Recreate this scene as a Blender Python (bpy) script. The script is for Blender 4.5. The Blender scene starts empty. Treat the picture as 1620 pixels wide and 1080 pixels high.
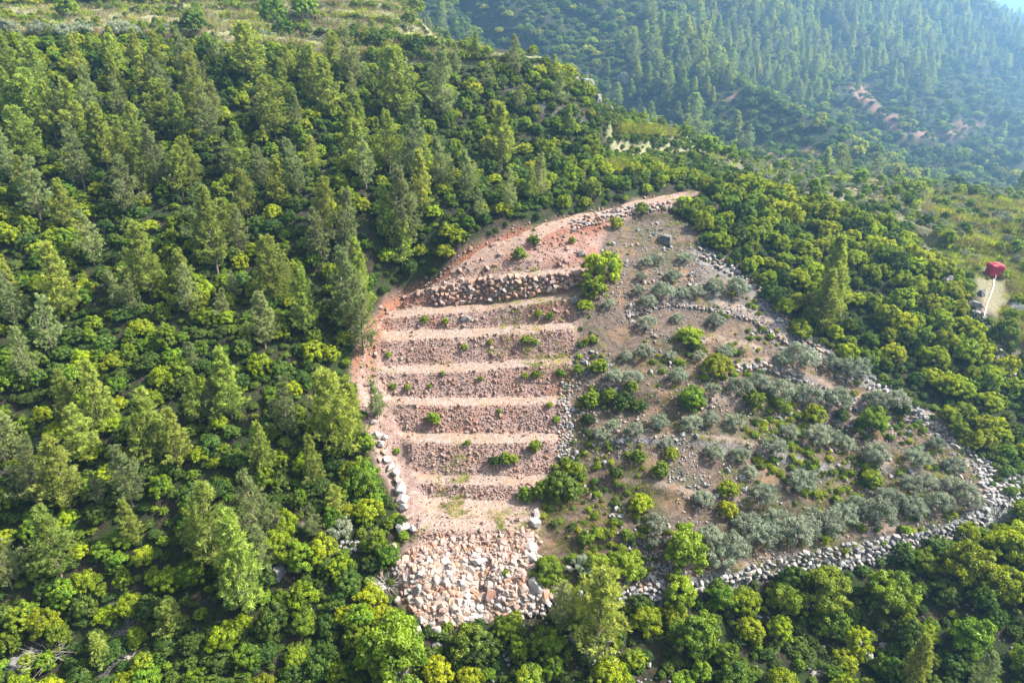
import bpy, bmesh, math, random
import numpy as np
from mathutils import Vector, Matrix

random.seed(7)
RNG = np.random.default_rng(11)
scn = bpy.context.scene

# ------------------------------------------------------------------ camera
CZ = 70.0
PITCH = math.radians(24.0)
CP, SP = math.cos(PITCH), math.sin(PITCH)
F = 1080.0                      # focal length in units of the 1620 px wide photograph
cam_d = bpy.data.cameras.new("camera")
cam_d.sensor_width = 36.0
cam_d.lens = 36.0 * F / 1620.0
cam_d.clip_start = 0.5
cam_d.clip_end = 20000
cam = bpy.data.objects.new("camera", cam_d)
scn.collection.objects.link(cam)
cam.location = (0, 0, CZ)
cam.rotation_euler = (math.pi / 2 - PITCH, 0, 0)
scn.camera = cam

# ------------------------------------------------------------------ sky, sun, exposure
SUN_EL = math.radians(47)
SUN_AZ = math.radians(86)       # clockwise from +Y (straight ahead) to +X (right)
world = bpy.data.worlds.new("World")
scn.world = world
world.use_nodes = True
wn = world.node_tree
bg = wn.nodes["Background"]
sky = wn.nodes.new("ShaderNodeTexSky")
sky.sky_type = 'NISHITA'
sky.sun_disc = False
sky.sun_elevation = SUN_EL
sky.sun_rotation = SUN_AZ
sky.air_density = 1.0
sky.dust_density = 6.0
milk = wn.nodes.new("ShaderNodeHueSaturation")        # milky, hazy summer sky
milk.inputs["Saturation"].default_value = .28
wn.links.new(sky.outputs[0], milk.inputs["Color"])
wn.links.new(milk.outputs[0], bg.inputs[0])
bg.inputs[1].default_value = 0.095
sd = bpy.data.lights.new("sun", 'SUN')
sd.energy = 5.0
sd.angle = math.radians(0.53)
sd.color = (1.0, 0.95, 0.86)
sun = bpy.data.objects.new("sun", sd)
scn.collection.objects.link(sun)
sv = Vector((math.sin(SUN_AZ) * math.cos(SUN_EL), math.cos(SUN_AZ) * math.cos(SUN_EL), math.sin(SUN_EL)))
sun.rotation_euler = sv.to_track_quat('Z', 'Y').to_euler()
scn.view_settings.view_transform = 'Standard'
scn.view_settings.look = 'None'
scn.view_settings.gamma = 1.0
scn.view_settings.use_curve_mapping = False
scn.view_settings.exposure = 1.9
scn.cycles.max_bounces = 6
scn.cycles.diffuse_bounces = 4
scn.cycles.transmission_bounces = 4
scn.cycles.volume_bounces = 0

# ------------------------------------------------------------------ small maths
def ray(px, py):
    a = (np.asarray(px, float) - 810.0) / F
    b = (540.0 - np.asarray(py, float)) / F
    return a, CP + b * SP, -SP + b * CP            # world direction (x, y, z) for unit depth

def pix(px, py, y):
    dx, dy, dz = ray(px, py)
    t = y / dy
    return dx * t, y, CZ + dz * t

def project(x, y, z):
    zr = z - CZ
    d = y * CP - zr * SP
    d = np.where(d < 0.5, 0.5, d)
    return 810 + F * x / d, 540 - F * (y * SP + zr * CP) / d, d

def _hash(ix, iy, seed):
    h = (ix.astype(np.int64) * 374761393 + iy.astype(np.int64) * 668265263 + seed * 974711) & 0xffffffff
    h = ((h ^ (h >> 13)) * 1274126177) & 0xffffffff
    h = h ^ (h >> 16)
    return (h & 0xffff) / 65535.0

def vnoise(x, y, seed=0):
    ix = np.floor(x); iy = np.floor(y)
    fx = x - ix; fy = y - iy
    fx = fx * fx * (3 - 2 * fx); fy = fy * fy * (3 - 2 * fy)
    a = _hash(ix, iy, seed); b = _hash(ix + 1, iy, seed)
    c = _hash(ix, iy + 1, seed); d = _hash(ix + 1, iy + 1, seed)
    return (a + (b - a) * fx) * (1 - fy) + (c + (d - c) * fx) * fy

def fbm(x, y, scale, octaves=4, seed=0):
    s = 0; amp = 1; tot = 0; f = 1.0 / scale
    for o in range(octaves):
        s = s + amp * (vnoise(x * f, y * f, seed + o * 17) - 0.5)
        tot += amp; amp *= 0.5; f *= 2.03
    return 2 * s / tot                       # about -1..1

def inside(poly, u, v):
    """signed distance in pixels to a polygon, positive inside"""
    P = np.array(poly, float)
    d2 = np.full(np.shape(u), 1e18)
    ins = np.zeros(np.shape(u), bool)
    n = len(P)
    for i in range(n):
        x0, y0 = P[i]; x1, y1 = P[(i + 1) % n]
        ex, ey = x1 - x0, y1 - y0
        t = np.clip(((u - x0) * ex + (v - y0) * ey) / (ex * ex + ey * ey + 1e-9), 0, 1)
        d2 = np.minimum(d2, (u - x0 - t * ex) ** 2 + (v - y0 - t * ey) ** 2)
        c = ((y0 > v) != (y1 > v))
        with np.errstate(divide='ignore', invalid='ignore'):
            xi = (x1 - x0) * (v - y0) / ((y1 - y0) if y1 != y0 else 1e-9) + x0
        ins ^= c & (u < xi)
    d = np.sqrt(d2)
    return np.where(ins, d, -d)

def line_dist(pl, u, v):
    d2 = np.full(np.shape(u), 1e18)
    for (x0, y0), (x1, y1) in zip(pl[:-1], pl[1:]):
        ex, ey = x1 - x0, y1 - y0
        t = np.clip(((u - x0) * ex + (v - y0) * ey) / (ex * ex + ey * ey + 1e-9), 0, 1)
        d2 = np.minimum(d2, (u - x0 - t * ex) ** 2 + (v - y0 - t * ey) ** 2)
    return np.sqrt(d2)

def sstep(e0, e1, x):
    t = np.clip((x - e0) / (e1 - e0), 0, 1)
    return t * t * (3 - 2 * t)

# ------------------------------------------------------------------ zones (outlines on the hillside)
BARE = [(556, 560), (580, 505), (612, 475), (690, 432), (742, 392), (800, 366), (900, 344), (1050, 306), (1100, 304), (1096, 317), (990, 340), (958, 358),
        (950, 400), (930, 430), (918, 470), (905, 560), (905, 640), (885, 720), (858, 760), (852, 830), (860, 858), (846, 880), (852, 900), (842, 920), (862, 945), (846, 970), (700, 992), (640, 975),
        (618, 900), (648, 850), (628, 800), (596, 740), (572, 650), (556, 600)]
TERR = [(600, 590), (610, 500), (680, 455), (735, 428), (930, 418), (915, 470), (905, 560), (902, 640), (880, 720), (856, 760), (850, 842), (770, 856), (655, 850), (668, 788),
        (650, 730), (624, 655)]
OLIVE = [(958, 358), (1050, 335), (1100, 360), (1112, 400), (1185, 445), (1255, 530), (1330, 578), (1400, 615), (1460, 655), (1560, 740), (1562, 800), (1420, 860), (1170, 912),
         (1040, 930), (870, 945), (850, 900), (852, 830), (858, 760), (885, 720), (905, 640), (905, 560), (918, 470), (930, 430), (950, 400)]
THICKET = [(1060, 318), (1110, 268), (1250, 262), (1330, 285), (1440, 300), (1475, 350), (1530, 420), (1545, 520), (1620, 610), (1700, 700), (1700, 760), (1600, 725), (1460, 645), (1330, 568),
           (1262, 520), (1190, 436), (1120, 392)]
CLEAR = [(1540, 440), (1560, 425), (1640, 425), (1680, 560), (1620, 560), (1560, 500), (1540, 470)]
SPARSE_R = [(1120, 255), (1180, 278), (1250, 298), (1330, 324), (1420, 362), (1490, 408), (1545, 445), (1700, 445), (1700, 290), (1400, 262), (1250, 225), (1120, 225)]
TOPLEFT = [(-200, -200), (640, -200), (662, 0), (720, 60), (785, 88), (880, 97), (870, 104), (600, 94), (470, 72), (330, 60), (200, 50), (-200, 58)]
GRASSY = [(960, 180), (1010, 182), (1090, 212), (1105, 235), (1060, 245), (985, 245), (960, 225)]
PILE = [(650, 868), (700, 850), (770, 846), (838, 836), (858, 856), (850, 872), (858, 890), (844, 908), (852, 922), (870, 938), (858, 962), (800, 975), (720, 992), (660, 988), (650, 960), (640, 930), (620, 900)]
ROADS = [[(1108, 300), (1050, 312), (960, 338), (880, 356), (800, 385), (750, 415), (705, 440), (650, 468), (608, 498), (580, 530), (572, 580), (580, 640), (612, 720), (640, 800)]]
TRACK_CLEAR = [[(1572, 440), (1562, 470), (1555, 500)]]

# ------------------------------------------------------------------ terrain
# profile of the bare terraces: (tread front lip, tread back) as seen in three columns
COLS = [630, 770, 900]
LEVELS = [((840, 846, 834), (782, 790, 786)),
          ((764, 767, 764), (746, 752, 750)),
          ((699, 702, 698), (683, 686, 684)),
          ((641, 642, 638), (626, 628, 627)),
          ((590, 586, 575), (577, 572, 565)),
          ((538, 531, 520), (523, 517, 509)),
          ((501, 491, 473), (488, 480, 463)),
          ((466, 443, 433), (449, 434, 421))]
RISER_K = [0, .95, .95, .95, .95, .9, .8, .35]
def plane_y(py, H=70.0, m=0.5):
    _, dy, dz = ray(810, py)
    return H / (m - dz / dy)
prof = []
for ci, cu in enumerate(COLS):
    ys, zs = [], []
    y = float(plane_y(LEVELS[0][0][ci])); _, _, z = pix(cu, LEVELS[0][0][ci], y)
    for li, (lip, back) in enumerate(LEVELS):
        if li > 0:
            _, dy, dz = ray(cu, lip[ci]); tl = -dz / dy; k = RISER_K[li]
            h = (-y * tl - (z - CZ)) / (1 + k * tl)
            y = y + k * h; z = z + h
        ys.append(y); zs.append(z)
        _, dy, dz = ray(cu, back[ci])
        zb = z + 0.03
        y = (zb - CZ) / (dz / dy); z = zb
        ys.append(y); zs.append(z)
    prof.append((np.array(ys), np.array(zs)))

CTRL = []
def cp(px, py, y): CTRL.append(tuple(float(q) for q in pix(px, py, y)))
for ci, cu in enumerate(COLS):
    ys, zs = prof[ci]
    for k in range(0, len(ys) - 1, 2):
        ym = (ys[k] + ys[k + 1]) / 2
        CTRL.append((float(pix(cu, LEVELS[k // 2][0][ci], ym)[0]), float(ym), float((zs[k] + zs[k + 1]) / 2)))
YTOP = float(prof[1][0][-1])
# near slope, bottom rows
for px in (-250, 100, 450, 760, 1100, 1450, 1850):
    cp(px, 1080, 41 + (1.5 if px < 300 else 0)); cp(px, 1400, 26)
for px, py, y in [(-200, 900, 49), (100, 900, 50), (400, 900, 50), (740, 950, 47.3), (1100, 920, 49), (1400, 860, 52.5), (1560, 800, 56.5), (1800, 850, 54),
                  (-200, 720, 58), (100, 720, 59), (400, 720, 59.5), (1000, 720, 60), (1250, 720, 61), (1500, 720, 63), (1750, 700, 67),
                  (-250, 540, 70), (80, 540, 71), (380, 540, 72), (1050, 540, 74), (1300, 540, 77), (1550, 540, 77), (1800, 540, 79),
                  (-250, 360, 84), (80, 360, 86), (380, 360, 88), (600, 380, 87), (700, 370, 89), (1000, 360, 93), (1180, 380, 92), (1350, 400, 92), (1575, 438, 88), (1800, 420, 93),
                  (-250, 200, 99), (80, 200, 101), (380, 200, 104), (600, 230, 104), (780, 260, 106), (900, 250, 109), (1050, 305, 103), (1180, 300, 106), (1330, 310, 108), (1500, 340, 112), (1700, 340, 118),
                  (-250, 80, 115), (80, 75, 117), (380, 90, 120), (620, 100, 123), (780, 105, 126), (875, 112, 128), (945, 180, 124), (1000, 245, 120), (1090, 240, 133), (1200, 268, 138), (1400, 300, 145),
                  # terraces on top of the left hill
                  (-250, 35, 150), (80, 30, 150), (300, 35, 150), (500, 45, 152), (700, 75, 150), (800, 88, 142), (-250, 0, 195), (80, 0, 195), (300, 0, 192), (500, 5, 190), (640, 12, 180),
                  (-250, -60, 250), (100, -60, 250), (400, -50, 250), (-250, -200, 380), (200, -190, 380),
                  # grassy bench right of the shoulder
                  (1040, 205, 150), (1090, 222, 152), (1250, 262, 165), (1380, 292, 172), (1500, 300, 185), (1620, 325, 185), (1800, 330, 190),
                  # far mountainside
                  (1250, 240, 190), (1150, 205, 235), (1000, 165, 255), (900, 90, 285), (760, 60, 300), (700, 0, 330), (900, 0, 330), (1100, 100, 300), (1100, 0, 365),
                  (1300, 205, 255), (1300, 100, 350), (1300, 0, 430), (1420, 262, 240), (1500, 180, 350), (1500, 80, 450), (1500, 0, 520),
                  (1620, 290, 300), (1620, 200, 410), (1620, 110, 520), (1590, 52, 640), (1530, 5, 600), (1700, 70, 640), (1800, 120, 560), (1850, 250, 400),
                  (700, -200, 420), (1000, -200, 480), (1300, -150, 560)]:
    cp(px, py, y * 1.3 if (y >= 190 and px > 660 and not (py > 255 and y < 195)) else y)
# hidden valley between the near hill and the mountain
for x, y, z in [(14, 178, 34), (45, 205, 32), (-10, 215, 48), (-40, 260, 62), (95, 215, 26), (150, 225, 18), (230, 225, 12), (330, 250, 5),
                (560, 700, 55), (700, 800, 30), (650, 500, 40), (700, 1000, 0), (450, 950, 60), (0, 800, 160), (-400, 700, 160), (-600, 200, 60), (-500, 0, 0), (600, 100, -20), (700, 300, 0),
                (-60, 0, -5), (80, 0, -5), (0, -60, -30), (300, -60, -60), (-300, -60, -60), (0, 1300, 100), (900, 1300, -40), (-900, 1200, 80), (-900, -100, -60), (1100, 0, -80), (1200, 700, -60)]:
    k = 1.3 if y >= 500 else 1.0
    CTRL.append((x * k, y * k, CZ + (z - CZ) * k))
C = np.array(CTRL)
# merge control points that lie too close together
keep = []
for i in range(len(C)):
    if all((C[i, 0] - C[j, 0]) ** 2 + (C[i, 1] - C[j, 1]) ** 2 > 1.0 for j in keep):
        keep.append(i)
C = C[keep]
def _phi(r2): return 0.5 * r2 * np.log(r2 + 1e-9)
SC = 100.0
Xc = C[:, :2] / SC
n = len(Xc)
K = _phi(((Xc[:, None] - Xc[None]) ** 2).sum(-1)) + np.eye(n) * 2e-4
Pm = np.hstack([np.ones((n, 1)), Xc])
A = np.zeros((n + 3, n + 3)); A[:n, :n] = K; A[:n, n:] = Pm; A[n:, :n] = Pm.T
W = np.linalg.solve(A, np.concatenate([C[:, 2], np.zeros(3)]))
def base_z(x, y):
    x = np.asarray(x, float); y = np.asarray(y, float)
    out = W[n] + W[n + 1] * x / SC + W[n + 2] * y / SC
    for i in range(n):
        out = out + W[i] * _phi((x / SC - Xc[i, 0]) ** 2 + (y / SC - Xc[i, 1]) ** 2)
    return out

def axis(segs):
    out = [segs[0][0]]
    for a, b, s0, s1 in segs:
        x = a
        while x < b - 1e-6:
            t = (x - a) / (b - a)
            x += s0 + (s1 - s0) * t
            out.append(min(x, b))
    return np.array(out)
GX = axis([(-2000, -400, 200, 30), (-400, -130, 30, 1.6), (-130, -40, 1.6, 0.33), (-40, 62, 0.26, 0.26), (62, 140, 0.33, 1.2), (140, 420, 1.2, 3.2), (420, 760, 3.2, 5), (760, 1100, 5, 30), (1100, 2200, 30, 100)])
GY = axis([(-900, 0, 120, 10), (0, 30, 10, 1.0), (30, 44, .5, .26), (44, 97, 0.24, 0.24), (97, 150, 0.3, 0.8), (150, 260, .9, 2.2), (260, 950, 2.2, 5), (950, 1500, 5, 60), (1500, 2600, 60, 120)])
XX, YY = np.meshgrid(GX, GY)
BZ = base_z(XX, YY)
# far from everything the land flattens out
far = sstep(1400, 2600, np.sqrt(XX ** 2 + YY ** 2))
BZ = BZ * (1 - far) + (-80) * far
BZ = np.clip(BZ, -150, 420)
U, V, D = project(XX, YY, BZ)
ZZ = BZ.copy()
near = (YY < 175)
NEAR_VIS = near & (U > -300) & (U < 1900)
# mountain relief: spurs and gullies
fm = sstep(210, 290, YY) * (1 - far)
rid = fbm(XX * 0.9 + YY * 0.55, YY * 0.25 - XX * .15, 58, 3, 5)
ZZ += fm * (np.abs(rid) * 46 - 13) * sstep(0, 60, np.abs(YY - 0))
ZZ += fm * fbm(XX, YY, 22, 3, 9) * 3.0
# gentle roughness everywhere near
ZZ += (1 - fm) * (1 - far) * fbm(XX, YY, 16, 4, 21) * 0.55 * sstep(-10, 40, -inside(TERR, U, V))

def bench(line, amp, reach=55, face=7):
    """a terrace edge along a line drawn on the slope: ground raised above it, cut below it"""
    global ZZ
    L = np.array(line, float)
    lv = np.interp(U, L[:, 0], L[:, 1])
    d = lv - V                                         # >0 : uphill of the line
    ends = sstep(L[0, 0] - 5, L[0, 0] + 15, U) * (1 - sstep(L[-1, 0] - 15, L[-1, 0] + 5, U))
    dz = amp * np.clip(d / face, -1, 1) * np.exp(-np.abs(d) / reach)
    ZZ += np.where(NEAR_VIS, dz * ends, 0)
W_LOW = [(955, 948), (1000, 945), (1060, 940), (1165, 915), (1240, 893), (1320, 878), (1430, 862), (1500, 848), (1560, 815), (1600, 800)]
W_DIAG = [(1108, 402), (1150, 425), (1190, 452), (1225, 495), (1262, 532), (1300, 560), (1345, 583), (1400, 618), (1450, 652), (1500, 695), (1560, 735), (1625, 768)]
W_A = [(1165, 580), (1210, 578), (1262, 596), (1340, 640), (1420, 655), (1470, 668), (1560, 702)]
W_B = [(925, 700), (1010, 695), (1100, 700), (1190, 712), (1300, 742), (1400, 742), (1500, 768)]
W_C = [(990, 500), (1060, 480), (1120, 488), (1190, 505), (1250, 545)]
W_D = [(985, 570), (1060, 560), (1130, 545), (1200, 560)]
W_E = [(920, 620), (990, 620), (1080, 640), (1160, 640), (1240, 655), (1330, 668), (1420, 690)]
W_F = [(960, 770), (1040, 775), (1120, 800), (1190, 810), (1260, 800)]
W_G = [(870, 850), (960, 855), (1030, 862), (1100, 880)]
bench(W_LOW, 0.85, 40, 9)
bench([(780, 965), (860, 960), (960, 955)], .5, 30, 7)
for ln, am in ((W_A, .5), (W_B, .45), (W_C, .4), (W_D, .35), (W_E, .45), (W_F, .4), (W_G, .45)):
    bench(ln, am, 26, 6)
bench([(560, 500), (612, 470), (690, 425), (742, 388), (800, 358), (900, 334), (1050, 294), (1100, 296)], .8, 22, 8)
bench([(700, 455), (742, 425), (800, 395), (880, 366), (960, 346), (1060, 330), (1110, 322)], .5, 20, 6)
bench([(920, 265), (985, 262), (1050, 270)], .5, 16, 4)
for ln, am in (([(-100, 52), (330, 58), (480, 72), (620, 94), (740, 96), (880, 102)], 1.0), ([(-100, 33), (240, 30), (400, 42), (520, 62), (700, 82)], 1.2),
               ([(-100, 17), (200, 20), (410, 28), (560, 40), (690, 66)], 1.2), ([(-100, 5), (300, 9), (480, 14), (640, 40)], 1.2), ([(-100, -6), (400, 2), (640, 16)], 1.2)):
    bench(ln, am, 8, 2.5)
bench([(950, 205), (1010, 208), (1060, 212), (1100, 222)], 1.3, 12, 4)
bench([(960, 228), (1040, 230), (1095, 240)], 1.2, 10, 4)
bench([(1330, 300), (1420, 322), (1520, 350), (1640, 372)], 1.5, 12, 4)
bench([(1300, 285), (1400, 298), (1500, 318), (1640, 338)], 1.5, 10, 4)
bench([(1400, 350), (1500, 385), (1640, 400)], 1.2, 12, 4)
bench([(1510, 486), (1550, 510), (1590, 570), (1640, 640)], .6, 25, 6)
bench([(1520, 500), (1560, 520), (1640, 560)], .5, 25, 6)
# the heap below the lowest terrace
pm = inside(PILE, U, V)
ZZ += np.where(near, sstep(-10, 30, pm) * (0.5 + 0.5 * fbm(XX, YY, 3.0, 3, 31)), 0)
# the built terraces
wob = fbm(XX, YY, 7, 3, 41) * 0.42 + fbm(XX, YY, 1.8, 2, 42) * .16
tt = np.clip((U - COLS[0]) / (COLS[1] - COLS[0]), 0, 1); t2 = np.clip((U - COLS[1]) / (COLS[2] - COLS[1]), 0, 1)
KY = []; KZ = []
for k in range(len(prof[0][0])):
    ky = np.where(U < COLS[1], prof[0][0][k] * (1 - tt) + prof[1][0][k] * tt, prof[1][0][k] * (1 - t2) + prof[2][0][k] * t2)
    kz = np.where(U < COLS[1], prof[0][1][k] * (1 - tt) + prof[1][1][k] * tt, prof[1][1][k] * (1 - t2) + prof[2][1][k] * t2)
    KY.append(ky); KZ.append(kz)
yq = YY + wob
TZ = np.where(yq < KY[0], KZ[0] + (yq - KY[0]) * 0.75, 0.0)
RIS = np.where(yq < KY[0], 1.0, 0.0)
for k in range(len(KY) - 1):
    m = (yq >= KY[k]) & (yq < KY[k + 1])
    f = np.clip((yq - KY[k]) / (KY[k + 1] - KY[k]), 0, 1)
    TZ = np.where(m, KZ[k] + (KZ[k + 1] - KZ[k]) * f, TZ)
    if k % 2 == 1: RIS = np.where(m, 1.0, RIS)
mtop = yq >= KY[-1]
TZ = np.where(mtop, KZ[-1] + (yq - KY[-1]) * 0.62, TZ)
RIS = np.where(mtop, 1.0, RIS)
tin = inside(TERR, U, V)
wt = sstep(-9, 9, tin + fbm(XX, YY, 4, 2, 3) * 3) * near
ZZ = ZZ * (1 - wt) + TZ * wt
ZZ += wt * RIS * (fbm(XX, YY, 2.2, 3, 51) * 0.22 + fbm(XX, YY, .9, 2, 52) * .10)
ZZ += wt * (1 - RIS) * fbm(XX, YY, 3, 2, 53) * 0.06
# the rough gully/ramp down the left side of the terraces
rd = line_dist(ROADS[0], U, V)
ZZ += near * (1 - wt) * sstep(30, 5, rd) * (-0.15 + fbm(XX, YY, 1.6, 3, 61) * .22)

bk = sstep(-4, 10, inside(BARE, U, V)) * near * (1 - wt) * sstep(6, 14, rd)
ZZ += bk * (fbm(XX, YY, 2.6, 3, 63) * .42 + fbm(XX, YY, .9, 2, 64) * .14)

FART = [(1290, 105), (1420, 100), (1660, 185), (1660, 330), (1470, 300), (1380, 235), (1320, 170)]
ft = sstep(-6, 10, inside(FART, U, V)) * (YY > 215) * (1 - far)
fs = (ZZ + fbm(XX, YY, 60, 2, 111) * 5) / 7.0
ff = fs - np.floor(fs)
ZZ += ft * 7.0 * (sstep(.42, .72, ff) - ff) * .55
FTREAD = ft * (1 - sstep(.20, .28, ff)) * sstep(.0, .04, ff) * sstep(-.25, .1, fbm(XX, YY, 40, 3, 113))

# --- soil masks (what the ground is made of)
U2, V2, D2 = project(XX, YY, ZZ)
wn_ = fbm(XX, YY, 5, 4, 71) * 9
bare = sstep(-8, 8, inside(BARE, U, V) + wn_) * near
TLL = [[(-100, 50), (330, 56), (480, 70), (620, 92), (740, 94), (880, 100)], [(-100, 31), (240, 28), (400, 40), (520, 60), (700, 80)], [(-100, 15), (200, 18), (410, 26), (560, 38), (690, 64)], [(-100, 3), (300, 7), (480, 12), (640, 38)], [(955, 203), (1010, 206), (1060, 210), (1100, 220)], [(960, 226), (1040, 228), (1095, 238)],
       [(1330, 298), (1420, 320), (1520, 348), (1640, 370)], [(1300, 283), (1400, 296), (1500, 316), (1640, 336)], [(1400, 348), (1500, 383), (1640, 398)]]
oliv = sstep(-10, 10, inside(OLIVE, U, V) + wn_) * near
clr = np.maximum(sstep(-8, 8, inside(CLEAR, U, V) + wn_), .7 * sstep(-8, 8, inside(SPARSE_R, U, V) + wn_)) * near
road = np.maximum(sstep(6, 3, rd + wn_ * .25), sstep(6, 3, line_dist(TRACK_CLEAR[0], U, V) + wn_ * .2)) * near
tread = np.clip((1 - RIS) * wt, 0, 1)
tread = np.maximum(tread, road * .75)
tread = np.maximum(tread, .5 * sstep(-6, 10, inside([(1545, 440), (1572, 432), (1600, 436), (1596, 470), (1580, 505), (1556, 505), (1545, 475)], U, V) + wn_ * .5) * near)
for ln in TLL:
    tread = np.maximum(tread, sstep(3.2, 1.4, line_dist(ln, U, V) + wn_ * .12) * (YY < 215) * .55 * sstep(-.35, .1, fbm(XX, YY, 12, 3, 23)))
for ln in (W_A, W_B, W_C, W_D, W_E, W_F):
    up_ = [(a, b - 9) for a, b in ln]
    tread = np.maximum(tread, sstep(9, 3, line_dist(up_, U, V) + wn_ * .7) * near * sstep(-.3, .2, fbm(XX, YY, 8, 3, 19)) * .6)
tread = np.maximum(tread, sstep(8, 3, line_dist([(1165, 905), (1240, 880), (1330, 852), (1430, 830), (1530, 800), (1560, 770), (1540, 745)], U, V) + wn_ * .6) * near * .7)
redm = np.clip(bare * .8 * sstep(-.05, .6, fbm(XX, YY, 5, 4, 81)) + sstep(62, 6, line_dist([(556, 560), (600, 490), (690, 425), (800, 362), (920, 335)], U, V)) * near * bare, 0, 1)
grass = np.maximum.reduce([sstep(-3, 3, inside(TOPLEFT, U, V)) * (YY < 230), sstep(-4, 6, inside(GRASSY, U, V)) * (YY < 170), clr * .6,
                           sstep(200, 170, YY) * sstep(120, 135, YY) * (U > 950) * .35])
FARBARE = [[(1185, 236), (1240, 230), (1300, 242), (1325, 258), (1250, 258)], [(1335, 125), (1375, 135), (1385, 160), (1425, 200), (1440, 225), (1430, 225), (1395, 190), (1360, 160)],
           [(1370, 272), (1412, 280), (1410, 296), (1372, 292)], [(1360, 150), (1400, 150), (1405, 156), (1365, 158)], [(1380, 180), (1420, 182), (1425, 188), (1385, 188)], [(1500, 195), (1560, 192), (1560, 199), (1505, 203)], [(1225, 268), (1300, 280), (1290, 288), (1225, 278)], [(1150, 150), (1190, 152), (1190, 157), (1150, 156)], [(1440, 210), (1530, 205), (1530, 214), (1450, 218)]]
fb = np.zeros_like(U)
for pl in FARBARE:
    fb = np.maximum(fb, sstep(-3, 3, inside(pl, U2, V2) + wn_ * .3))
fb *= (YY > 140)
bare = np.maximum(bare, clr * .22)
fb = np.maximum(fb * .8, FTREAD * .0)
bare = np.maximum(bare, fb); redm = np.maximum(redm, fb * .8)
dry = np.clip(oliv, 0, 1)

ny, nx = XX.shape
co = np.stack([XX, YY, ZZ], -1).reshape(-1, 3)
ii = (np.arange(ny - 1)[:, None] * nx + np.arange(nx - 1)[None]).reshape(-1)
quads = np.stack([ii, ii + 1, ii + nx + 1, ii + nx], -1)

def np_mesh(name, co, faces, smooth=False):
    """faces: (n, k) int array, k corners each"""
    me = bpy.data.meshes.new(name)
    k = faces.shape[1]
    me.vertices.add(len(co)); me.vertices.foreach_set("co", np.asarray(co, np.float32).ravel())
    me.loops.add(faces.size); me.loops.foreach_set("vertex_index", faces.astype(np.int32).ravel())
    me.polygons.add(len(faces))
    me.polygons.foreach_set("loop_start", np.arange(0, faces.size, k, dtype=np.int32))
    me.polygons.foreach_set("loop_total", np.full(len(faces), k, np.int32))
    me.polygons.foreach_set("use_smooth", np.full(len(faces), smooth, bool))
    me.update(calc_edges=True)
    return me

def add_color(me, name, rgba):
    a = me.color_attributes.new(name, 'FLOAT_COLOR', 'POINT')
    a.data.foreach_set("color", np.asarray(rgba, np.float32).ravel())

def link(o, parent=None):
    scn.collection.objects.link(o)
    if parent is not None: o.parent = parent
    return o

def tag(o, label=None, cat=None, group=None, kind=None):
    if label: o["label"] = label
    if cat: o["category"] = cat
    if group: o["group"] = group
    if kind: o["kind"] = kind
    return o

# ------------------------------------------------------------------ materials
def new_mat(name):
    m = bpy.data.materials.new(name); m.use_nodes = True
    nt = m.node_tree; nt.nodes.clear()
    out = nt.nodes.new("ShaderNodeOutputMaterial")
    return m, nt, out

class NT:
    def __init__(s, nt): s.nt = nt
    def n(s, t, **kw):
        nd = s.nt.nodes.new(t)
        for k, v in kw.items(): setattr(nd, k, v)
        return nd
    def l(s, a, b): s.nt.links.new(a, b)
    def val(s, sock, v):
        if hasattr(v, "is_linked") or isinstance(v, bpy.types.NodeSocket): s.l(v, sock)
        else: sock.default_value = v
    def mix(s, f, a, b):
        m = s.n("ShaderNodeMix", data_type='RGBA')
        s.val(m.inputs[0], f); s.val(m.inputs[6], a); s.val(m.inputs[7], b)
        return m.outputs[2]
    def math(s, op, a, b=0.0, clamp=False):
        m = s.n("ShaderNodeMath", operation=op); m.use_clamp = clamp
        s.val(m.inputs[0], a); s.val(m.inputs[1], b)
        return m.outputs[0]
    def noise(s, vec, scale, detail=4, rough=.6):
        m = s.n("ShaderNodeTexNoise"); s.l(vec, m.inputs["Vector"])
        m.inputs["Scale"].default_value = scale; m.inputs["Detail"].default_value = detail; m.inputs["Roughness"].default_value = rough
        return m.outputs["Fac"]
    def ramp(s, v, a, b):
        m = s.n("ShaderNodeMapRange"); m.interpolation_type = 'SMOOTHSTEP'
        s.l(v, m.inputs[0]); m.inputs[1].default_value = a; m.inputs[2].default_value = b
        return m.outputs[0]

def rgb(r, g, b): return (r, g, b, 1)

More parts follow.
